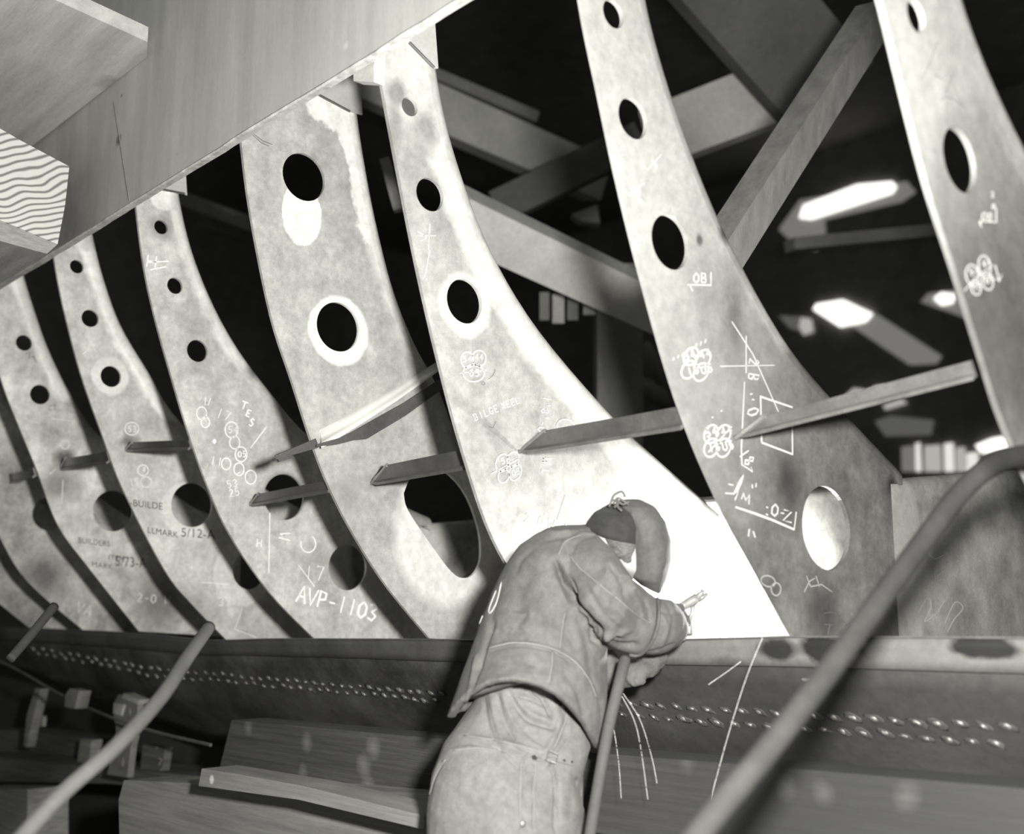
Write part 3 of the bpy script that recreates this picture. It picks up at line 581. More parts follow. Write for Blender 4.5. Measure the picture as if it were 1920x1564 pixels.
mb.build('edge_scorches', M['scorch'], sp, True)
for (u, v, a) in [(1412, 1212, 30), (1420, 1222, 10), (1850, 1207, 10), (1665, 1234, 15), (1513, 1275, 5)]: dab(u, v, .018, .005, a, lift=.004)

# ---------------------------------------------------------------- staging timbers below
def px_block(name, pts, y, depth, mt, label, cat, plane=None, bevel=True):
    P = plane or (lambda u, v: PY(u, v, y))
    mb = MB(); mb.prism([P(u, v) for u, v in pts], depth); o = mb.build(name, mt)
    tag(o, label, cat)
    if bevel:
        b = o.modifiers.new('bevel', 'BEVEL'); b.width = .004; b.segments = 2; b.limit_method = 'ANGLE'
    return o
M['keelwood'] = mat('big_timber', .055, .8, var=.35, scale=5, fine=40, grain=(.35, 2, 16), bump=.5, spots=[(tuple(PY(1650, 1500, 2.12)), .75, .45, .022, .3)]+[(tuple(PY(u, v, 2.12)), .022*r, .018, .15 if u < 1000 else .06, .04) for u, v, r in ((465, 1362, .8), (575, 1392, 1), (700, 1403, 1.1), (682, 1437, 1.1), (567, 1449, .8), (690, 1480, 1.4), (1475, 1478, .7), (1545, 1484, .6), (1290, 1428, .6), (1700, 1494, .8))])  # right end painted darker, its pale spots dimmer, to offset the flash
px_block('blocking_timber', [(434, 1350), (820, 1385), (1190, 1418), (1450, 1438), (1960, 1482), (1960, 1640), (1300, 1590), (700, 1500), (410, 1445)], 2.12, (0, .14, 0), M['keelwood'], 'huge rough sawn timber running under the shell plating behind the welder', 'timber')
px_block('sill_timber', [(36, 1424), (60, 1427), (205, 1440), (390, 1457), (380, 1485), (200, 1470), (-60, 1465), (-60, 1418)], 2.5, (0, .3, 0), M['wood_dark'], 'dark horizontal sill timber at the lower left corner', 'timber')
px_block('staging_plank', [(232, 1463), (480, 1474), (760, 1500), (795, 1505), (795, 1640), (225, 1640), (222, 1500)], 1.9, (0, .2, 0), M['wood'], 'rough plank edge along the bottom left, under the notched board', 'plank')
px_block('notched_board', [(378, 1441), (405, 1445), (560, 1472), (795, 1530), (795, 1556), (560, 1500), (372, 1474)], 1.77, (0, .12, 0), mat('pale_board', .2, .8, var=.25, grain=(.5, 3, 12), spots=[(tuple(PY(397, 1462, 1.77)), .012, .004, .6, .01)]), 'narrow board with a square cut end lying on the plank, lower left', 'board')
po = thing('steel_bracket_post', PY(215, 1500, 2.35), 'short steel bracket post with round bolts beside the wooden pole, lower left', 'post')
M['bracket'] = mat('bracket_steel', .20, .5, metal=.2, var=.25, bump=.1)
mb = MB(); mb.prism([PY(u, v, 2.35) for u, v in ((222, 1302), (258, 1312), (258, 1345), (245, 1400), (238, 1458), (201, 1452), (218, 1370), (213, 1340), (212, 1322))], (0, .03, 0)); mb.build('post_plate', M['bracket'], po)
mb = MB(); mb.prism([PY(u, v, 2.345) for u, v in ((232, 1300), (262, 1312), (258, 1321), (228, 1309))], (0, .05, 0)); mb.prism([PY(u, v, 2.34) for u, v in ((213, 1318), (232, 1322), (226, 1342), (212, 1338))], (0, .04, 0)); mb.build('angle_clip', mat('clip_steel', .36, .5), po)
for (u, v, r) in ((242, 1334, 7), (228, 1430, 9)):
    p = PY(u, v, 2.345); rr = r*(p-CAM).dot(FWD)/F
    mb = MB(); mb.ball(p, (V((rr, 0, 0)), V((0, 0, rr)), V((0, -.008, 0)))); o = mb.build('bolt', M['steel_dark'], po, True)
    mb = MB(); mb.tube([p+V((rr*1.25*math.cos(a), -.002, rr*1.25*math.sin(a))) for a in [k*math.pi/8 for k in range(17)]], .0025, 5); mb.build('washer', M['bracket'], o)
px_block('chalked_block', [(267, 1395), (310, 1402), (303, 1449), (262, 1444)], 2.55, (0, .04, 0), M['wood_dark'], 'dark block with a chalk 7 beside the bracket post', 'block')
n7 = bpy.data.objects['chalked_block']
mb = MB()
for pl in text('7', 297, 1422, 13, 10)+[[(267, 1442), (270, 1450)], [(301, 1443), (303, 1451)], [(292, 1402), (296, 1403)]]:
    ribbon(mb, [PY(u, v, 2.5485) for u, v in pl], .004, V((0, -1, 0)))
mb.build('chalk_numeral', M['chalk_faint'], n7)
px_block('angle_cleat', [(122, 1302), (130, 1291), (148, 1296), (140, 1330), (120, 1326)], 2.172, (0, .06, 0), M['bracket'], 'small angle cleat under the shell plating near the left edge', 'cleat')
px_block('staging_upright', [(66, 1290), (76, 1292), (58, 1362), (50, 1402), (44, 1400), (50, 1340)], 2.55, (0, .05, 0), M['wood'], 'thin upright staging stick at the left edge', 'upright')
px_block('drilled_plate', [(62, 1338), (82, 1343), (80, 1363), (60, 1360)], 2.6, (0, .02, 0), mat('drilled', .3, .5, spots=[(tuple(PY(68, 1353, 2.6)), .006, .001, .02, .001)]), 'small plate with a dark hole at the lower left edge', 'plate')
px_block('cross_timber', [(40, 1370), (60, 1372), (180, 1385), (180, 1420), (40, 1412), (-60, 1410), (-60, 1368)], 2.75, (0, .2, 0), M['wood_dark'], 'shadowed cross timber behind the staging stick, lower left', 'timber')
px_block('corner_block', [(-60, 1478), (52, 1480), (50, 1640), (-60, 1640)], 2.2, (0, .2, 0), M['wood'], 'block in the very lower left corner', 'block')
px_block('dark_stud', [(150, 1385), (172, 1388), (165, 1452), (142, 1448)], 2.6, (0, .06, 0), M['wood'], 'short dim stud standing on the sill timber', 'stud')
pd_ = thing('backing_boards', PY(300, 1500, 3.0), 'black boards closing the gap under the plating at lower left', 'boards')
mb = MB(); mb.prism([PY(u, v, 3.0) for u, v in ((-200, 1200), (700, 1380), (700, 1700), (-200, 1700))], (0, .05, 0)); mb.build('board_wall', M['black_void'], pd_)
mb = MB(); mb.tube([PY(u, v, 2.24) for u, v in cr([(-20, 1230), (40, 1260), (110, 1300), (200, 1342), (290, 1372), (395, 1397)], 4)], .007, 6); tag(mb.build('batten_rod', M['stringer2']), 'long thin rod curving along the lower edge of the shell plating at left', 'rod')

# poles and cable
def pole(name, pts, rpx, d, mt, label, cat, n=14, rad=0):
    q = cr(pts, 8); P = [PD(u, v, dd_) for u, v, dd_ in q]
    mb = MB(); mb.tube(P, 0, n, rs=[rad or rpx*dd_/F for _, _, dd_ in q]); return tag(mb.build(name, mt, None, True), label, cat)
pole('round_pole', [(-20, 1640, 1.88), (105, 1500, 2.0), (215, 1402, 2.12), (300, 1310, 2.3), (350, 1235, 2.5), (392, 1176, 2.75)], 13.5, 0, M['pole'], 'long round wooden pole leaning on the shell plating at lower left', 'pole', rad=.0145)
pole('short_pole', [(20, 1235, 3.6), (50, 1200, 3.7), (102, 1137, 3.9)], 8.5, 0, M['pole'], 'short round pole poking up at the left edge below the frames', 'pole')
M['cable'] = mat('cable_jacket', .022, .85, spec=.15, var=.22, scale=14, fine=120, bump=.3)
pole('thick_cable', [(1290, 1590, 1.55), (1345, 1520, 1.58), (1430, 1418, 1.65), (1530, 1290, 1.76), (1640, 1140, 1.90), (1735, 1010, 2.03), (1800, 925, 2.08), (1850, 880, 2.08), (1900, 858, 2.0), (1990, 850, 1.8)], 25, 0, M['cable'], 'thick dark cable sweeping from bottom centre up to the right edge', 'cable', 20, rad=.0186)

# ---------------------------------------------------------------- background of the shed
def seg_beam(name, a, b, d0, d1, wpx, th, mt, label, cat='beam', tilt=(0, 0)):
    """squared timber between two points, standing d0 / d1 metres into the shed"""
    A_, B_ = PD(*a, d0), PD(*b, d1); ax = (B_-A_).normalized(); face = (FWD+UP*tilt[0]+RIGHT*tilt[1]); side = ax.cross(face).normalized(); nn = side.cross(ax).normalized()
    wd = wpx*(d0+d1)/2/F; mb = MB()
    c = [side*wd/2+nn*th/2, -side*wd/2+nn*th/2, -side*wd/2-nn*th/2, side*wd/2-nn*th/2]
    mb.add([A_+k for k in c]+[B_+k for k in c], BOX[:2]+[(i, i+4, (i+1) % 4+4, (i+1) % 4) for i in range(4)])
    return tag(mb.build(name, mt), label, cat)
M['beamp'] = mat('roof_beam', .42, .8, var=.2, scale=2, fine=30); M['beamd'] = mat('roof_beam_dark', .2, .85, var=.25, scale=2, fine=30); M['beamdd'] = mat('roof_beam_black', .09, .85, var=.25, scale=2, fine=30)
seg_beam('roof_beam', (640, 130), (1120, 340), 7.6, 8.6, 80, .25, M['beamp'], 'blurred grey roof beam behind the head of the bright frame', 'beam')
seg_beam('cross_beam', (846, 396), (1300, 610), 5.4, 6.4, 86, .16, mat('pale_beam', .62, .8, var=.2, scale=3, fine=40), 'pale timber beam sloping down behind the gap between bright and dark frames', 'beam', (.5, 0))
seg_beam('roof_rafter', (640, 70), (1000, 222), 7.9, 8.4, 20, .2, M['beamd'], 'dim rafter lying on the blurred roof beam', 'beam')
seg_beam('diagonal_brace', (1640, 30), (1325, 520), 4.3, 3.6, 62, .11, M['beamp2'] if 'beamp2' in M else mat('brace_timber', .17, .7, var=.25, scale=6, fine=60, grain=(3, 3, 1)), 'squared diagonal brace running from the top down behind the dark frame', 'brace', (.2, -.75))
seg_beam('wide_joist', (1222, 264), (1520, 150), 7.5, 7.0, 112, .2, M['beamp'], 'wide dim joist right of the dark frame, near the top', 'beam')
seg_beam('truss_board', (1200, -230), (1560, 190), 6.0, 6.6, 200, .15, M['beamdd'], 'very wide dark board crossing the top between the two right frames', 'board')
seg_beam('shed_post', (1158, 500), (1160, 1610), 6.8, 6.8, 84, .3, M['beamd'], 'upright shed post below the pale sloping beam', 'post')
seg_beam('dim_batten', (340, 372), (520, 440), 9, 9, 26, .1, M['beamd'], 'dim batten seen in the dark gap left of the widest frame', 'batten')
seg_beam('dim_rail', (375, 420), (500, 462), 9.4, 9.4, 12, .1, M['beamdd'], 'faint rail below the dim batten', 'rail')
seg_beam('tie_beam', (930, 392), (1200, 262), 7.2, 7.2, 62, .15, M['beamdd'], 'dark tie beam meeting the blurred roof beam', 'beam')
seg_beam('hanging_strut', (722, 300), (748, 395), 5.0, 5.0, 18, .08, M['beamd'], 'narrow strut beside the left side of the bright frame', 'strut')
seg_beam('low_girder', (1480, 460), (1790, 430), 9, 9.2, 22, .2, M['beamd'], 'dim girder under the long bright skylight', 'girder')
mbx = MB(); mbx.prism([PD(u, v, 8.5) for u, v in ((1072, 402), (1120, 384), (1125, 418), (1090, 415))], FWD*.2); tag(mbx.build('gusset', M['beamp']), 'small pale triangular gusset in the dark between the frames', 'gusset')
def bg(name, pts, d, mt, label, cat, th=.05):
    mb = MB(); mb.prism([PD(u, v, d) for u, v in pts], FWD*th); return tag(mb.build(name, mt), label, cat)
# skylights and windows on the far wall; grey reveals glow for reflected light
M['sky'] = emis('bright_skylight_glass', 1.6); M['glow'] = emis('dim_skylight_glass', .42); M['glow2'] = emis('faint_glow', .16); M['glow3'] = emis('dimmest_glow', .08); M['win'] = emis('daylight_pane', .8)
NW = [0]
def window_(panes, label_unused=None):
    NW[0] += 1; c = PY(*panes[0][0][0], 29.9)
    r = bpy.data.objects.new('window_%d' % NW[0], None); col.objects.link(r); r.location = c; tag(r, kind='structure')
    for q, m_, nm in panes:
        mb = MB(); mb.prism([PY(u, v, 29.9 if nm == 'glazing' else 29.95) for u, v in q], (0, .04, 0)); mb.build(nm, M[m_], r)
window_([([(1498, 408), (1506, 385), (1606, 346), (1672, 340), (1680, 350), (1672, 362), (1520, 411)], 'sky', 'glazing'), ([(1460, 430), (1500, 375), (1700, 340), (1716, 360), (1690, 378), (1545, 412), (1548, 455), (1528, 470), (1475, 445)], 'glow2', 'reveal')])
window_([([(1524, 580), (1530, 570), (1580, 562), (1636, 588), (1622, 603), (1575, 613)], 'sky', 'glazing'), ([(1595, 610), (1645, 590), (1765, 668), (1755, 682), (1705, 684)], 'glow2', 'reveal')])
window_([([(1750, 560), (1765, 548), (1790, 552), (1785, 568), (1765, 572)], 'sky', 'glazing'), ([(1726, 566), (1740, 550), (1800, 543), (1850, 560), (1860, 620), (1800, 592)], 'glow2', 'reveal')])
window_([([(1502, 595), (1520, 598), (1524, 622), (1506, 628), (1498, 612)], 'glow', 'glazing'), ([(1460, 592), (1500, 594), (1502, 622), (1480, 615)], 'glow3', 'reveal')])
window_([([(1828, 835), (1860, 822), (1960, 805), (1960, 838), (1880, 846), (1840, 850)], 'sky', 'glazing')])
window_([([(a, v0), (b, v0-2), (b+2, v1), (a+1, v1)], m_, 'glazing') for (a, b, v0, v1, m_) in ((1690, 1712, 838, 884, 'glow2'), (1716, 1724, 832, 884, 'win'), (1733, 1762, 836, 884, 'glow'), (1770, 1786, 832, 884, 'win'), (1792, 1808, 840, 884, 'glow'), (1812, 1832, 850, 886, 'win'))])
window_([(q, m_, 'glazing') for q, m_ in (([(1585, 742), (1600, 728), (1618, 730), (1612, 748)], 'glow'), ([(1625, 736), (1640, 724), (1658, 722), (1650, 738)], 'glow'), ([(1655, 760), (1690, 748), (1700, 756), (1660, 768)], 'glow'), ([(1640, 790), (1670, 780), (1750, 788), (1745, 815), (1660, 818)], 'glow3'))])
cr_ = thing('slatted_crate', PD(1060, 600, 6.8), 'dim slatted panel set against the shed post below the pale sloping beam', 'crate')  # blurred crate stack, drawn as slats and placed against the post
for (a, b, v0, v1, m_) in ((1012, 1030, 548, 600, 'beamd'), (1036, 1058, 552, 606, 'beamp'), (1064, 1084, 556, 600, 'beamd'), (1094, 1116, 560, 590, 'beamp')):
    mb = MB(); mb.prism([PD(u, v, 6.8) for u, v in ((a, v0), (b, v0), (b, v1), (a, v1))], FWD*.1); mb.build('slat', M[m_], cr_)
for i, (pts, lb) in enumerate(((((1205, 660), (1222, 645), (1245, 700), (1230, 720)), 'upper dim sack in the gap left of the dark frame'), (((1200, 712), (1240, 725), (1262, 768), (1205, 745)), 'lower dim sack above the stringer, left of the dark frame'))):
    mb = MB(); q = [PD(u, v, 7.5+i*.6) for u, v in pts]; cc = (q[0]+q[1]+q[2]+q[3])/4; mb.ball(cc, ((q[1]-q[3])*.5, (q[2]-q[0])*.5, FWD*.12)); tag(mb.build('sack', M['beamd'], None, True), lb, 'sack')

# ---------------------------------------------------------------- the welder
def remesh(name, mb, vox, mt, parent, smooth_it=2, creases=(), wr=(0, 0), facecam=True):
    me = bpy.data.meshes.new('t'); base = wl(parent)
    me.from_pydata([v-base for v in mb.v], [], mb.f)
    bm = bmesh.new(); bm.from_mesh(me); bmesh.ops.recalc_face_normals(bm, faces=bm.faces); bm.to_mesh(me); bm.free()
    o = bpy.data.objects.new('t', me); col.objects.link(o)
    m = o.modifiers.new('r', 'REMESH'); m.mode = 'VOXEL'; m.voxel_size = vox; m.use_smooth_shade = True
    if smooth_it: k = o.modifiers.new('s', 'SMOOTH'); k.iterations = smooth_it; k.factor = .6
    bpy.context.view_layer.update()
    nm = bpy.data.meshes.new_from_object(o.evaluated_get(bpy.context.evaluated_depsgraph_get()))
    bpy.data.objects.remove(o)
    n = len(nm.vertices); co = np.empty(n*3); nm.vertices.foreach_get('co', co); co = co.reshape(-1, 3)
    no = np.empty(n*3); nm.vertices.foreach_get('normal', no) if False else None
    no = np.array([tuple(v.normal) for v in nm.vertices])
    w_ = co+np.array(base)-np.array(CAM)
    f = w_@np.array(FWD); uu = 960+F*(w_@np.array(RIGHT))/f; vv = 782-F*(w_@np.array(UP))/f
    vis = np.clip(-(no*(w_/np.linalg.norm(w_, axis=1)[:, None])).sum(1)*2.5, 0, 1)
    dis = np.zeros(n)
    if wr[0]:
        dis += np.array([wr[0]*(mnoise.noise(V((a, b, c))*wr[1])+.5*mnoise.noise(V((a, b, c))*wr[1]*2.3)) for a, b, c in co])
    for (pts, wpx, dep) in creases:
        pts = cr(pts, 4) if len(pts) > 2 else pts
        best = np.full(n, 1e9); par = np.zeros(n)
        for i in range(len(pts)-1):
            ax, ay = pts[i]; bx, by = pts[i+1]; dx, dy = bx-ax, by-ay; l2 = dx*dx+dy*dy+1e-9
            t = np.clip(((uu-ax)*dx+(vv-ay)*dy)/l2, 0, 1); d_ = np.hypot(uu-ax-t*dx, vv-ay-t*dy)
            q = d_ < best; best = np.where(q, d_, best); par = np.where(q, (i+t)/(len(pts)-1), par)
        dis += dep*np.exp(-(best/wpx)**2)*vis*np.clip(np.minimum(par, 1-par)*6+.35, 0, 1)
    co += no*dis[:, None]
    nm.vertices.foreach_set('co', co.ravel()); nm.materials.clear(); nm.materials.append(mt); nm.name = name; nm.update()
    r = bpy.data.objects.new(name, nm); col.objects.link(r); r.parent = parent
    return r
def loft(mb, rings, n=28, e=2.0, capin=False):
    """rings: (uL, vL, uR, vR, depth, thickness, bow px)"""
    vs = []; fs = []; m = len(rings)
    for rg in rings:
        ul, vl, ur, vr, d, th = rg[:6]; bow = rg[6] if len(rg) > 6 else 0; dR = rg[7] if len(rg) > 7 else 0
        a, b = PD(ul, vl, d), PD(ur, vr, d+dR); c = (a+b)/2; U = (b-a)/2
        for k in range(n):
            t = 2*math.pi*k/n; x, y = math.cos(t), math.sin(t)
            x = math.copysign(abs(x)**(2/e), x); y = math.copysign(abs(y)**(2/e), y)
            p = c+U*x+FWD*(th/2*y)
            if bow and y < 0: p = p+UP*(bow*d/F*abs(y)**1.6)
            vs.append(p)
    if capin:
        last = vs[-n:]; cc = sum(last, V((0, 0, 0)))/n
        for s_, up_ in ((.90, 0), (.84, .03)):
            vs += [cc+(p-cc)*s_+UP*up_ for p in last]; m += 1
    for i in range(m-1): fs += [(i*n+k, i*n+(k+1) % n, (i+1)*n+(k+1) % n, (i+1)*n+k) for k in range(n)]
    fs += [tuple(range(n)), tuple((m-1)*n+k for k in reversed(range(n)))]
    mb.add(vs, fs)
def cloth(name, base, rough=.9, **k):
    m = mat(name, base, rough, var=.18, scale=12, fine=260, bump=.8, spec=.15, blotch=.15, grime=.10, **k)
    b = m.node_tree.nodes['Principled BSDF']; b.inputs['Sheen Weight'].default_value = .04; b.inputs['Sheen Roughness'].default_value = .5
    return m
M['jacket'] = cloth('leather_jacket', .098); M['trouser'] = cloth('canvas_trousers', .14); M['hood'] = cloth('leather_hood', .08); M['cap'] = cloth('dark_skullcap', .028); M['glove'] = cloth('leather_glove', .10)
M['skin'] = mat('skin', .25, .5, var=.05, bump=.05); M['hair'] = mat('short_hair', .09, .6, var=.5, fine=400, scale=90, bump=.8, grain=(1, 1, 3)); M['boot'] = mat('boot_leather', .06, .6)
M['seam'] = cloth('stitched_seam', .08)
HIP = PD(950, 1500, 2.62)
pr_ = thing('person', (HIP.x, HIP.y, 0), 'welder seen from behind in leather jacket and hood, leaning right into the arc glare', 'person')
# body under the clothes, one continuous surface
mb = MB()
loft(mb, [(1128, 985, 1180, 975, 2.76, .10), (1112, 990, 1215, 990, 2.76, .16), (1106, 1005, 1228, 1020, 2.76, .18), (1115, 1030, 1228, 1045, 2.76, .18), (1130, 1055, 1222, 1068, 2.76, .17), (1155, 1075, 1212, 1085, 2.77, .13)])
mb.ball(PD(1166, 1045, 2.70), (RIGHT*.012, UP*.03, FWD*.012)); mb.ball(PD(1238, 1040, 2.78), (RIGHT*.02, UP*.014, FWD*.014))
loft(mb, [(1105, 985, 1165, 1035, 2.75, .13), (1070, 1000, 1150, 1060, 2.75, .14), (1010, 1020, 1130, 1060, 2.75, .20), (970, 1080, 1115, 1100, 2.74, .18), (945, 1160, 1095, 1180, 2.72, .19), (930, 1260, 1060, 1280, 2.735, .12), (905, 1360, 1050, 1370, 2.70, .14), (860, 1440, 1055, 1440, 2.65, .17), (845, 1530, 1060, 1530, 2.62, .22)])
gz = PD(950, 1500, 2.62)
def leg_pts(s): return [gz+RIGHT*(.075*s)+V((0, 0, -.05)), V((gz.x, gz.y, .52))+RIGHT*(.11*s)-V((.02, -.04, 0)), V((gz.x, gz.y, .10))+RIGHT*(.13*s), V((gz.x, gz.y, .05))+RIGHT*(.13*s)]
for s_ in (-1, 1): mb.tube(leg_pts(s_), 0, 14, rs=[.085, .058, .042, .04])
mb.tube([PD(1080, 1060, 2.70), PD(1145, 1150, 2.68), PD(1225, 1175, 2.76), PD(1262, 1175, 2.80)], 0, 12, rs=[.045, .038, .032, .028])
mb.tube([PD(1060, 1060, 2.84), PD(1130, 1200, 2.90), PD(1180, 1262, 2.86), PD(1200, 1258, 2.85)], 0, 12, rs=[.055, .045, .035, .03])
remesh('body', mb, .007, M['skin'], pr_, 3)
# trousers
mb = MB()
loft(mb, [(925, 1262, 1055, 1262, 2.71, .20), (898, 1300, 1078, 1305, 2.70, .22), (868, 1345, 1100, 1350, 2.68, .25), (832, 1395, 1107, 1400, 2.645, .28), (810, 1450, 1093, 1450, 2.62, .30), (801, 1500, 1093, 1500, 2.615, .31), (800, 1560, 1097, 1560, 2.61, .31), (806, 1620, 1098, 1620, 2.61, .29)], 32, 2.2)
for s_ in (-1, 1):
    q = leg_pts(s_); q[0] = q[0]+V((0, 0, .02)); mb.tube(q, 0, 18, rs=[.10, .085, .085, .085])
TC = [([(905, 1305), (915, 1360), (935, 1400), (972, 1440)], 4, -.006), ([(918, 1300), (932, 1360), (950, 1395), (1000, 1425)], 4, .005), ([(930, 1300), (945, 1350), (965, 1390)], 4, -.006), ([(942, 1298), (958, 1345), (985, 1385), (1025, 1410)], 4.5, .005), ([(954, 1300), (985, 1345), (1015, 1358), (1040, 1365)], 5, -.011), ([(960, 1310), (990, 1335), (1030, 1355)], 6, .006), ([(1000, 1296), (1018, 1310), (1036, 1345)], 4, -.012), ([(1010, 1290), (1035, 1305), (1045, 1340)], 5, .005),
 ([(970, 1304), (998, 1312), (1020, 1322)], 3.5, -.008), ([(1052, 1342), (1040, 1380), (1022, 1412)], 4.5, .007), ([(1064, 1350), (1056, 1385), (1040, 1412)], 4, -.006), ([(885, 1380), (940, 1392), (985, 1402), (1025, 1414)], 3, .005), ([(880, 1392), (935, 1404), (980, 1418), (1020, 1424)], 3, -.006), ([(1034, 1432), (1043, 1465), (1042, 1560)], 3.4, -.02), ([(1082, 1462), (1092, 1490), (1094, 1530)], 4, -.010),
 ([(978, 1428), (976, 1465), (975, 1560)], 3, .004), ([(1005, 1430), (1002, 1465), (1000, 1560)], 2.5, -.004), ([(830, 1428), (815, 1455), (804, 1490)], 3.5, -.006), ([(836, 1412), (880, 1402), (930, 1408), (970, 1420)], 4, .004), ([(860, 1440), (910, 1450), (965, 1460)], 14, .004), ([(1050, 1440), (1070, 1470), (1085, 1540)], 8, .004), ([(850, 1500), (900, 1520), (960, 1515)], 16, -.004)]
remesh('trousers', mb, .0042, M['trouser'], pr_, 2, TC, (.0035, 9))
trs = bpy.data.objects['trousers']
# back strap, buckle, buttons
def strip_on(name, pts, wpx, d, mt, parent, th=.004, lift=.0):
    mb = MB(); q = [PD(u, v, dd) for (u, v), dd in zip(pts, d)]; vs = []
    for i, p in enumerate(q):
        t = (q[min(i+1, len(q)-1)]-q[max(i-1, 0)]).normalized(); sd = t.cross(FWD).normalized()*(wpx*2.5/F/2)
        vs += [p-sd, p+sd, p+sd+FWD*th, p-sd+FWD*th]
    fs = [(0, 1, 2, 3), tuple(4*len(q)-1-k for k in range(4))]
    for i in range(len(q)-1): a = 4*i; fs += [(a+k, a+(k+1) % 4, a+4+(k+1) % 4, a+4+k) for k in range(4)]
    mb.add(vs, fs); return mb.build(name, mt, parent)
# jacket: torso and right sleeve in one skin
mb = MB()
loft(mb, [(1024, 991, 1130, 985, 2.765, .12), (1004, 1002, 1140, 1008, 2.755, .17), (975, 1024, 1152, 1040, 2.75, .245), (948, 1062, 1150, 1085, 2.745, .285), (921, 1112, 1146, 1132, 2.735, .30), (901, 1162, 1140, 1182, 2.72, .31, 0), (885, 1206, 1137, 1232, 2.705, .32, 25), (867, 1262, 1138, 1295, 2.69, .335, 60), (850, 1312, 1136, 1352, 2.675, .345, 100), (838, 1347, 1127, 1410, 2.665, .35, 135)], 36, 2.1, True)
loft(mb, [(1045, 1085, 1085, 1010, 2.70, .16), (1052, 1112, 1122, 1006, 2.68, .20), (1072, 1142, 1152, 1032, 2.63, .20), (1098, 1170, 1170, 1062, 2.61, .19), (1128, 1200, 1188, 1088, 2.625, .18), (1155, 1218, 1212, 1106, 2.68, .175), (1190, 1229, 1236, 1124, 2.70, .165), (1197, 1228, 1242, 1130, 2.71, .16)], 26, 2.1)
JC = [([(1042, 1058), (1058, 1090), (1075, 1125), (1100, 1160), (1125, 1185)], 6.5, -.03), ([(1040, 1050), (1055, 1075), (1068, 1110), (1078, 1140)], 3.5, -.014), ([(1064, 1095), (1080, 1125), (1095, 1150)], 5, .010), ([(1070, 1085), (1078, 1110), (1080, 1135)], 3, -.010), ([(1096, 1158), (1110, 1180), (1118, 1205)], 6, -.02), ([(1118, 1172), (1128, 1190), (1132, 1205)], 5, -.012), ([(1048, 1040), (1060, 1015), (1090, 1000), (1130, 1010), (1160, 1045)], 3, .004),
 ([(1068, 1042), (1090, 1068), (1130, 1100), (1190, 1150), (1225, 1170)], 2.6, .004), ([(1170, 1078), (1182, 1092), (1184, 1108)], 5, .009), ([(1160, 1085), (1172, 1102), (1172, 1120)], 3.5, -.008), ([(1186, 1088), (1196, 1104), (1200, 1128)], 4, -.008), ([(1180, 1098), (1196, 1128), (1206, 1160)], 5, .006), ([(1200, 1110), (1216, 1140), (1220, 1170)], 3, -.005), ([(1140, 1205), (1165, 1212), (1195, 1210)], 6, -.010), ([(1115, 1195), (1130, 1190), (1140, 1200)], 6, .010), ([(1138, 1192), (1160, 1190), (1180, 1182)], 5, .007), ([(1150, 1200), (1156, 1194), (1165, 1200)], 3.5, -.010),
 ([(914, 1218), (945, 1208), (985, 1206), (1035, 1216), (1075, 1238), (1100, 1270)], 2.6, .0045), ([(914, 1222), (945, 1213), (985, 1211), (1035, 1221), (1073, 1243)], 2.2, -.004), ([(1036, 1222), (1034, 1250), (1030, 1284)], 2.4, .0045), ([(1059, 1150), (1054, 1180), (1050, 1225)], 2.2, .003), ([(966, 1070), (978, 1048), (1000, 1030)], 3.5, -.004), ([(1000, 1060), (975, 1100), (970, 1150)], 18, -.008), ([(1010, 1120), (1030, 1160), (1025, 1200)], 10, .005), ([(1075, 1140), (1060, 1180), (1080, 1215)], 7, -.005), ([(930, 1180), (955, 1200), (990, 1195)], 6, -.004), ([(1120, 1060), (1140, 1095), (1150, 1140)], 9, -.005), ([(1135, 1130), (1165, 1150), (1195, 1190)], 7, .005), ([(1100, 1100), (1130, 1150), (1175, 1190)], 5, -.004), ([(980, 1240), (1010, 1250), (1000, 1275)], 6, -.003), ([(1060, 1260), (1085, 1300), (1095, 1350)], 6, -.004), ([(900, 1250), (930, 1262), (960, 1255)], 8, -.003), ([(960, 1140), (985, 1150), (968, 1175), (985, 1190)], 5, -.004),
 ([(925, 1165), (905, 1225), (885, 1290), (880, 1320)], 4, -.008), ([(895, 1225), (888, 1250), (880, 1300), (868, 1335)], 3.5, .006), ([(935, 1105), (922, 1150), (915, 1190)], 5, -.004), ([(1085, 1150), (1100, 1200), (1110, 1260)], 9, -.006), ([(1110, 1270), (1125, 1310), (1128, 1350)], 4, -.005), ([(1102, 1360), (1112, 1400), (1127, 1408)], 5, .003), ([(855, 1318), (880, 1306), (905, 1284)], 3, .003), ([(1020, 1012), (1050, 1008), (1085, 1000)], 5, -.005), ([(1022, 996), (1045, 1000), (1070, 996)], 4, .006), ([(1145, 1060), (1155, 1075), (1172, 1085)], 4, -.004)]
jk = remesh('jacket', mb, .0042, M['jacket'], pr_, 2, JC, (.0035, 8))
mb = MB(); mb.tube([PD(u, v, d) for u, v, d in cr([(1233, 1122, 2.68), (1236, 1145, 2.615), (1233, 1175, 2.60), (1222, 1205, 2.61), (1200, 1228, 2.655), (1180, 1228, 2.66)], 4)], .0042, 6); mb.build('cuff_seam', M['seam'], jk, True)
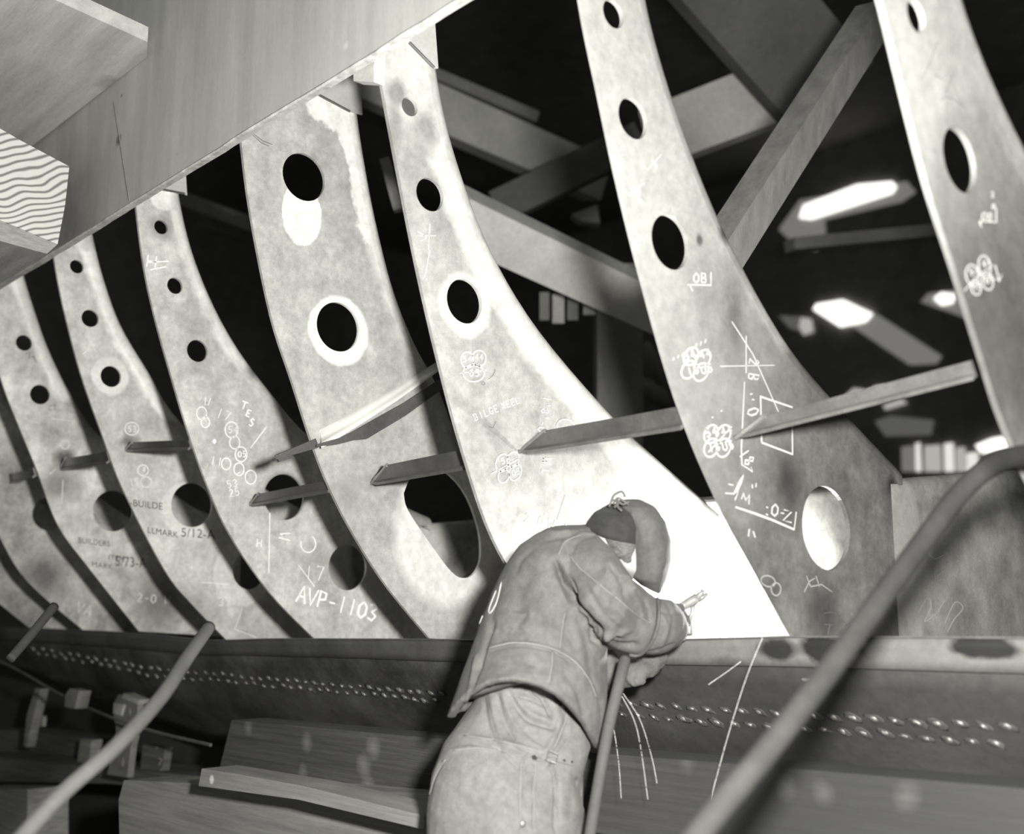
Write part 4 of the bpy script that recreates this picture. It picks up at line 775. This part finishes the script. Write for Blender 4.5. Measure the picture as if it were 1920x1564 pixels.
# painted marks across the back of the jacket
def on_mesh(o, u, v):
    b = wl(o); q = dr(u, v).normalized(); ok, p, n, _ = o.ray_cast(CAM-b, q)
    return (p+b, n) if ok else (None, None)
bpy.context.view_layer.update()
def paint(name, polys, wpx, o, mt, lift=.0015):
    mb = MB()
    for pl in polys:
        q = []
        for (u, v) in cr(pl, 4) if len(pl) > 2 else [(pl[0][0]+(pl[1][0]-pl[0][0])*t/4, pl[0][1]+(pl[1][1]-pl[0][1])*t/4) for t in range(5)]:
            p, n = on_mesh(o, u, v)
            if p is not None: q.append(p+n*lift)
        if len(q) > 1: mb.tube(q, wpx*2.6/F/2, 6)
    if mb.v: return mb.build(name, mt, o, True)
M['paint'] = mat('white_paint', .3, .9, bump=0)
paint('painted_mark', [[(931, 1108), (918, 1142), (920, 1150), (932, 1130), (941, 1092)]], 3, jk, M['paint'])
M['thread'] = mat('pale_thread', .20, .9, bump=0)
paint('waistband_seam', [[(914, 1217), (945, 1208), (985, 1206), (1035, 1216), (1075, 1238), (1102, 1272), (1118, 1310)], [(1036, 1220), (1034, 1250), (1029, 1280)]], 1.6, jk, M['thread'])
paint('sleeve_seam', [[(1068, 1042), (1090, 1068), (1130, 1100), (1190, 1150), (1222, 1170)], [(1048, 1040), (1060, 1016), (1090, 1004)], [(1059, 1150), (1054, 1180), (1050, 1215)]], 1.3, jk, M['thread'])
paint('trouser_seam', [[(978, 1432), (976, 1465), (975, 1555)], [(1003, 1432), (1001, 1465), (999, 1555)], [(850, 1408), (900, 1403), (950, 1412), (978, 1424)], [(870, 1380), (930, 1388), (985, 1402), (1020, 1412)], [(836, 1425), (818, 1455), (806, 1490)], [(1064, 1330), (1056, 1360), (1040, 1400)]], 1.5, trs, M['thread'])
def flat_on(name, pts, wpx, o, mt, th=.003):
    mb = MB(); q = []
    for (u, v) in cr(pts, 4):
        p, n = on_mesh(o, u, v)
        if p is not None: q.append((p, n))
    vs = []
    for i, (p, n) in enumerate(q):
        t = (q[min(i+1, len(q)-1)][0]-q[max(i-1, 0)][0]).normalized(); sd = t.cross(n).normalized()*(wpx*2.5/F/2); vs += [p-sd-n*.002, p+sd-n*.002, p+sd+n*th, p-sd+n*th]
    fs = [(0, 1, 2, 3), tuple(4*len(q)-1-k for k in range(4))]
    for i in range(len(q)-1): a = 4*i; fs += [(a+k, a+(k+1) % 4, a+4+(k+1) % 4, a+4+k) for k in range(4)]
    mb.add(vs, fs); return mb.build(name, mt, o)
flat_on('back_strap', [(1000, 1412), (1025, 1419), (1050, 1425), (1078, 1430)], 13, trs, M['trouser'])
flat_on('belt_loop', [(985, 1416), (990, 1424), (994, 1450)], 15, trs, M['trouser'])
p, n = on_mesh(trs, 1033, 1421); mb = MB(); cx = RIGHT-n*RIGHT.dot(n); cx.normalize(); cy = n.cross(cx)
if cy.dot(UP) < 0: cy = -cy
p = p+n*.006
mb.tube([p+cx*a+cy*b for a, b in ((-.013, -.010), (.009, -.014), (.014, .008), (-.007, .013), (-.013, -.010))], .0024, 6); mb.tube([p-cx*.011, p+cx*.012], .0018, 6); mb.build('buckle', M['weld'], trs)
for u, v, m_ in ((1055, 1324, 'weld'), (1001, 1421, 'cap'), (1057, 1427, 'cap'), (1071, 1429, 'cap'), (980, 1545, 'weld')):
    p, n = on_mesh(trs, u, v)
    if p is not None: mb = MB(); cx = n.orthogonal().normalized(); r_ = .007 if v != 1427 and v != 1429 else .0035; mb.ball(p+n*.002, (cx*r_, n.cross(cx)*r_, n*.003)); mb.build('button' if r_ > .005 else 'strap_eyelet', M[m_], trs, True)
paint('painted_mark', [[(906, 1155), (900, 1170)], [(899, 1160), (895, 1174)]], 2.5, jk, M['paint'])
# left sleeve beyond the body
mb = MB(); loft(mb, [(1120, 1225, 1150, 1215, 2.86, .14), (1118, 1280, 1165, 1235, 2.86, .14), (1140, 1302, 1182, 1240, 2.85, .12)], 20); remesh('left_sleeve', mb, .006, M['jacket'], pr_, 2, (), (.004, 12))
# gloves
def fing(mb, pts, r): mb.tube([PD(*p) for p in pts], 0, 10, rs=[r, r*1.02, r*.95, r*.8][:len(pts)]); mb.ball(PD(*pts[-1]), (RIGHT*r*.85, UP*r*.85, FWD*r*.85), 8, 6)
mb = MB()
loft(mb, [(1200, 1226, 1238, 1122, 2.70, .145), (1226, 1226, 1262, 1128, 2.72, .15), (1250, 1222, 1280, 1146, 2.74, .125), (1268, 1210, 1290, 1166, 2.76, .09), (1278, 1198, 1293, 1176, 2.78, .05)], 24)
for k, (a, b_, r) in enumerate((((1284, 1160), (1268, 1138), .011), ((1288, 1170), (1280, 1146), .011), ((1288, 1180), (1286, 1158), .0105), ((1282, 1192), (1290, 1172), .0095))):
    fing(mb, [(a[0]-8, a[1]+4, 2.80), (a[0], a[1], 2.84), (b_[0], b_[1]+3, 2.865), (b_[0]-8, b_[1]+12, 2.85)], r)
fing(mb, [(1250, 1150, 2.74), (1262, 1138, 2.76), (1276, 1140, 2.80)], .011)
remesh('right_glove', mb, .0042, M['glove'], pr_, 2, [([(1238, 1145), (1250, 1150), (1262, 1148)], 3, -.004), ([(1252, 1130), (1262, 1160), (1258, 1200)], 4, -.004), ([(1240, 1150), (1252, 1180), (1240, 1215)], 3, .003), ([(1205, 1226), (1240, 1220), (1265, 1208)], 3, -.004)], (.003, 18))
mb = MB()
loft(mb, [(1150, 1292, 1152, 1240, 2.83, .09), (1180, 1288, 1176, 1238, 2.82, .10), (1205, 1276, 1204, 1234, 2.81, .09), (1222, 1262, 1224, 1236, 2.81, .06)], 20)
for k, (a, b_, c_2) in enumerate((((1205, 1238), (1232, 1232), (1246, 1228)), ((1208, 1246), (1234, 1240), (1247, 1234)), ((1206, 1256), (1228, 1252), (1241, 1244)), ((1202, 1266), (1220, 1264), (1230, 1256)))):
    fing(mb, [(*a, 2.80), (*b_, 2.79), (*c_2, 2.82)], .0105-.0005*k)
fing(mb, [(1175, 1270, 2.78), (1190, 1280, 2.765), (1204, 1277, 2.77)], .011)
remesh('left_glove', mb, .0042, M['glove'], pr_, 2, [([(1190, 1262), (1186, 1275), (1192, 1290)], 2.5, -.004), ([(1172, 1250), (1168, 1270), (1176, 1290)], 3, -.004)], (.003, 18))
# skullcap, hair, welding hood
mb = MB()
loft(mb, [(1142, 945, 1185, 945, 2.75, .06), (1114, 962, 1205, 962, 2.75, .16), (1099, 981, 1215, 985, 2.755, .20), (1098, 992, 1214, 1010, 2.755, .205), (1106, 998, 1212, 1020, 2.755, .20)])
cp_ = remesh('skullcap', mb, .0042, M['cap'], pr_, 2, [([(1105, 985), (1135, 985), (1170, 1005)], 3, -.004), ([(1115, 968), (1140, 962), (1165, 985)], 5, .003)], (.002, 20))
mb = MB()
loft(mb, [(1112, 995, 1205, 1010, 2.755, .185), (1118, 1008, 1206, 1022, 2.755, .187), (1130, 1030, 1200, 1040, 2.755, .184), (1145, 1046, 1196, 1050, 2.757, .17)])
remesh('hair', mb, .004, M['hair'], pr_, 1, (), (.003, 60))
mb = MB()
loft(mb, [(1160, 938, 1200, 938, 2.755, .05), (1154, 945, 1226, 950, 2.755, .14), (1163, 962, 1246, 978, 2.76, .20), (1170, 995, 1256, 1012, 2.76, .235), (1172, 1035, 1257, 1048, 2.765, .24), (1172, 1072, 1248, 1082, 2.77, .225), (1196, 1092, 1236, 1110, 2.775, .15)], 30, 2.2)
hd = remesh('welding_hood', mb, .0042, M['hood'], pr_, 2, [([(1186, 955), (1182, 1000), (1180, 1070)], 3, .003), ([(1200, 950), (1226, 985), (1232, 1040), (1222, 1085)], 12, .004), ([(1190, 985), (1196, 1005), (1192, 1030)], 4, -.002)], (.002, 14))
mb = MB()
for a in ([(1146, 940, 2.69), (1152, 928, 2.69), (1166, 922, 2.69), (1172, 932, 2.69)], [(1150, 945, 2.68), (1158, 934, 2.675), (1170, 940, 2.67), (1178, 946, 2.67)], [(1142, 950, 2.69), (1148, 938, 2.685), (1158, 942, 2.68), (1152, 952, 2.68)], [(1156, 936, 2.68), (1168, 946, 2.67), (1180, 940, 2.67)], [(1160, 940, 2.68), (1158, 950, 2.67), (1166, 958, 2.66)]):
    mb.tube([PD(*p) for p in cr(a, 4)], .0026, 6)
mb.build('lace_knot', M['glove'], hd, True)
# boots
for s_ in (-1, 1):
    c = V((gz.x, gz.y, 0))+RIGHT*(.13*s_); fd = V((FWD.x, FWD.y, 0)).normalized(); mb = MB()
    mb.tube([c+V((0, 0, .16)), c+V((0, 0, .08)), c+V((0, 0, .045))], 0, 14, rs=[.055, .055, .05]); mb.ball(c+fd*.09+V((0, 0, .048)), (fd*.13, RIGHT*.05, V((0, 0, .048))))
    remesh('boot', mb, .007, M['boot'], pr_, 3)
# what he holds: electrode holder and the slim rod running down past his side
eh = thing('electrode_holder', PD(1285, 1150, 2.84), 'twin-pronged electrode holder sticking out of the right glove against the glare', 'tool')
M['brass'] = mat('holder_metal', .25, .4, metal=.4, bump=.1)
mb = MB(); mb.tube([PD(1262, 1144, 2.83), PD(1282, 1136, 2.84), PD(1300, 1126, 2.85), PD(1308, 1120, 2.85)], 0, 10, rs=[.008, .011, .013, .011]); mb.tube([PD(1308, 1121, 2.85), PD(1316, 1112, 2.85), PD(1318, 1106, 2.85)], 0, 8, rs=[.010, .006, .004]); mb.tube([PD(1306, 1124, 2.85), PD(1318, 1120, 2.85), PD(1327, 1113, 2.85)], 0, 8, rs=[.010, .006, .004]); mb.build('upper_jaw', M['brass'], eh, True)
mb = MB(); mb.tube([PD(1300, 1128, 2.85), PD(1298, 1150, 2.85), PD(1292, 1165, 2.84), PD(1292, 1190, 2.82)], 0, 8, rs=[.008, .0055, .008, .009]); mb.build('lower_jaw', M['brass'], eh, True)
pole('slim_rod', [(1094, 1640, 2.42), (1117, 1500, 2.47), (1140, 1370, 2.54), (1160, 1285, 2.60), (1172, 1236, 2.66)], 11, 0, M['pole'], 'slim straight wooden rod held upright beside the welder, right of his jacket', 'rod')
# sparks in flight: small glowing droplets strung along falling arcs
sk = MB(); random.seed(21)
M['spark'] = emis('glowing_spark', .8)
for pts, d, st_ in (([(1166, 1305), (1195, 1370), (1215, 1500)], 2.6, 3.0), ([(1168, 1300), (1200, 1350), (1222, 1420), (1232, 1470)], 2.62, 4), ([(1150, 1360), (1160, 1430), (1165, 1500)], 2.64, 5), ([(1430, 1195), (1398, 1275), (1365, 1380), (1332, 1500)], 2.5, 2.6), ([(1390, 1240), (1360, 1262), (1328, 1284)], 2.6, 5)):
    q = cr(pts, 60)
    acc = 0
    for i in range(len(q)-1):
        a, b = PD(*q[i], d), PD(*q[i+1], d); acc += math.dist(q[i], q[i+1])
        if acc > st_ and random.random() < .85:
            acc = 0; t = (b-a).normalized(); o_ = t.orthogonal().normalized(); sk.ball(a, (o_*.00045, t.cross(o_)*.00045, t*random.uniform(.002, .005)), 5, 4)
tag(sk.build('spark_shower', M['spark']), 'fine bright sparks falling below the weld around the slim rod', 'sparks', kind='stuff')
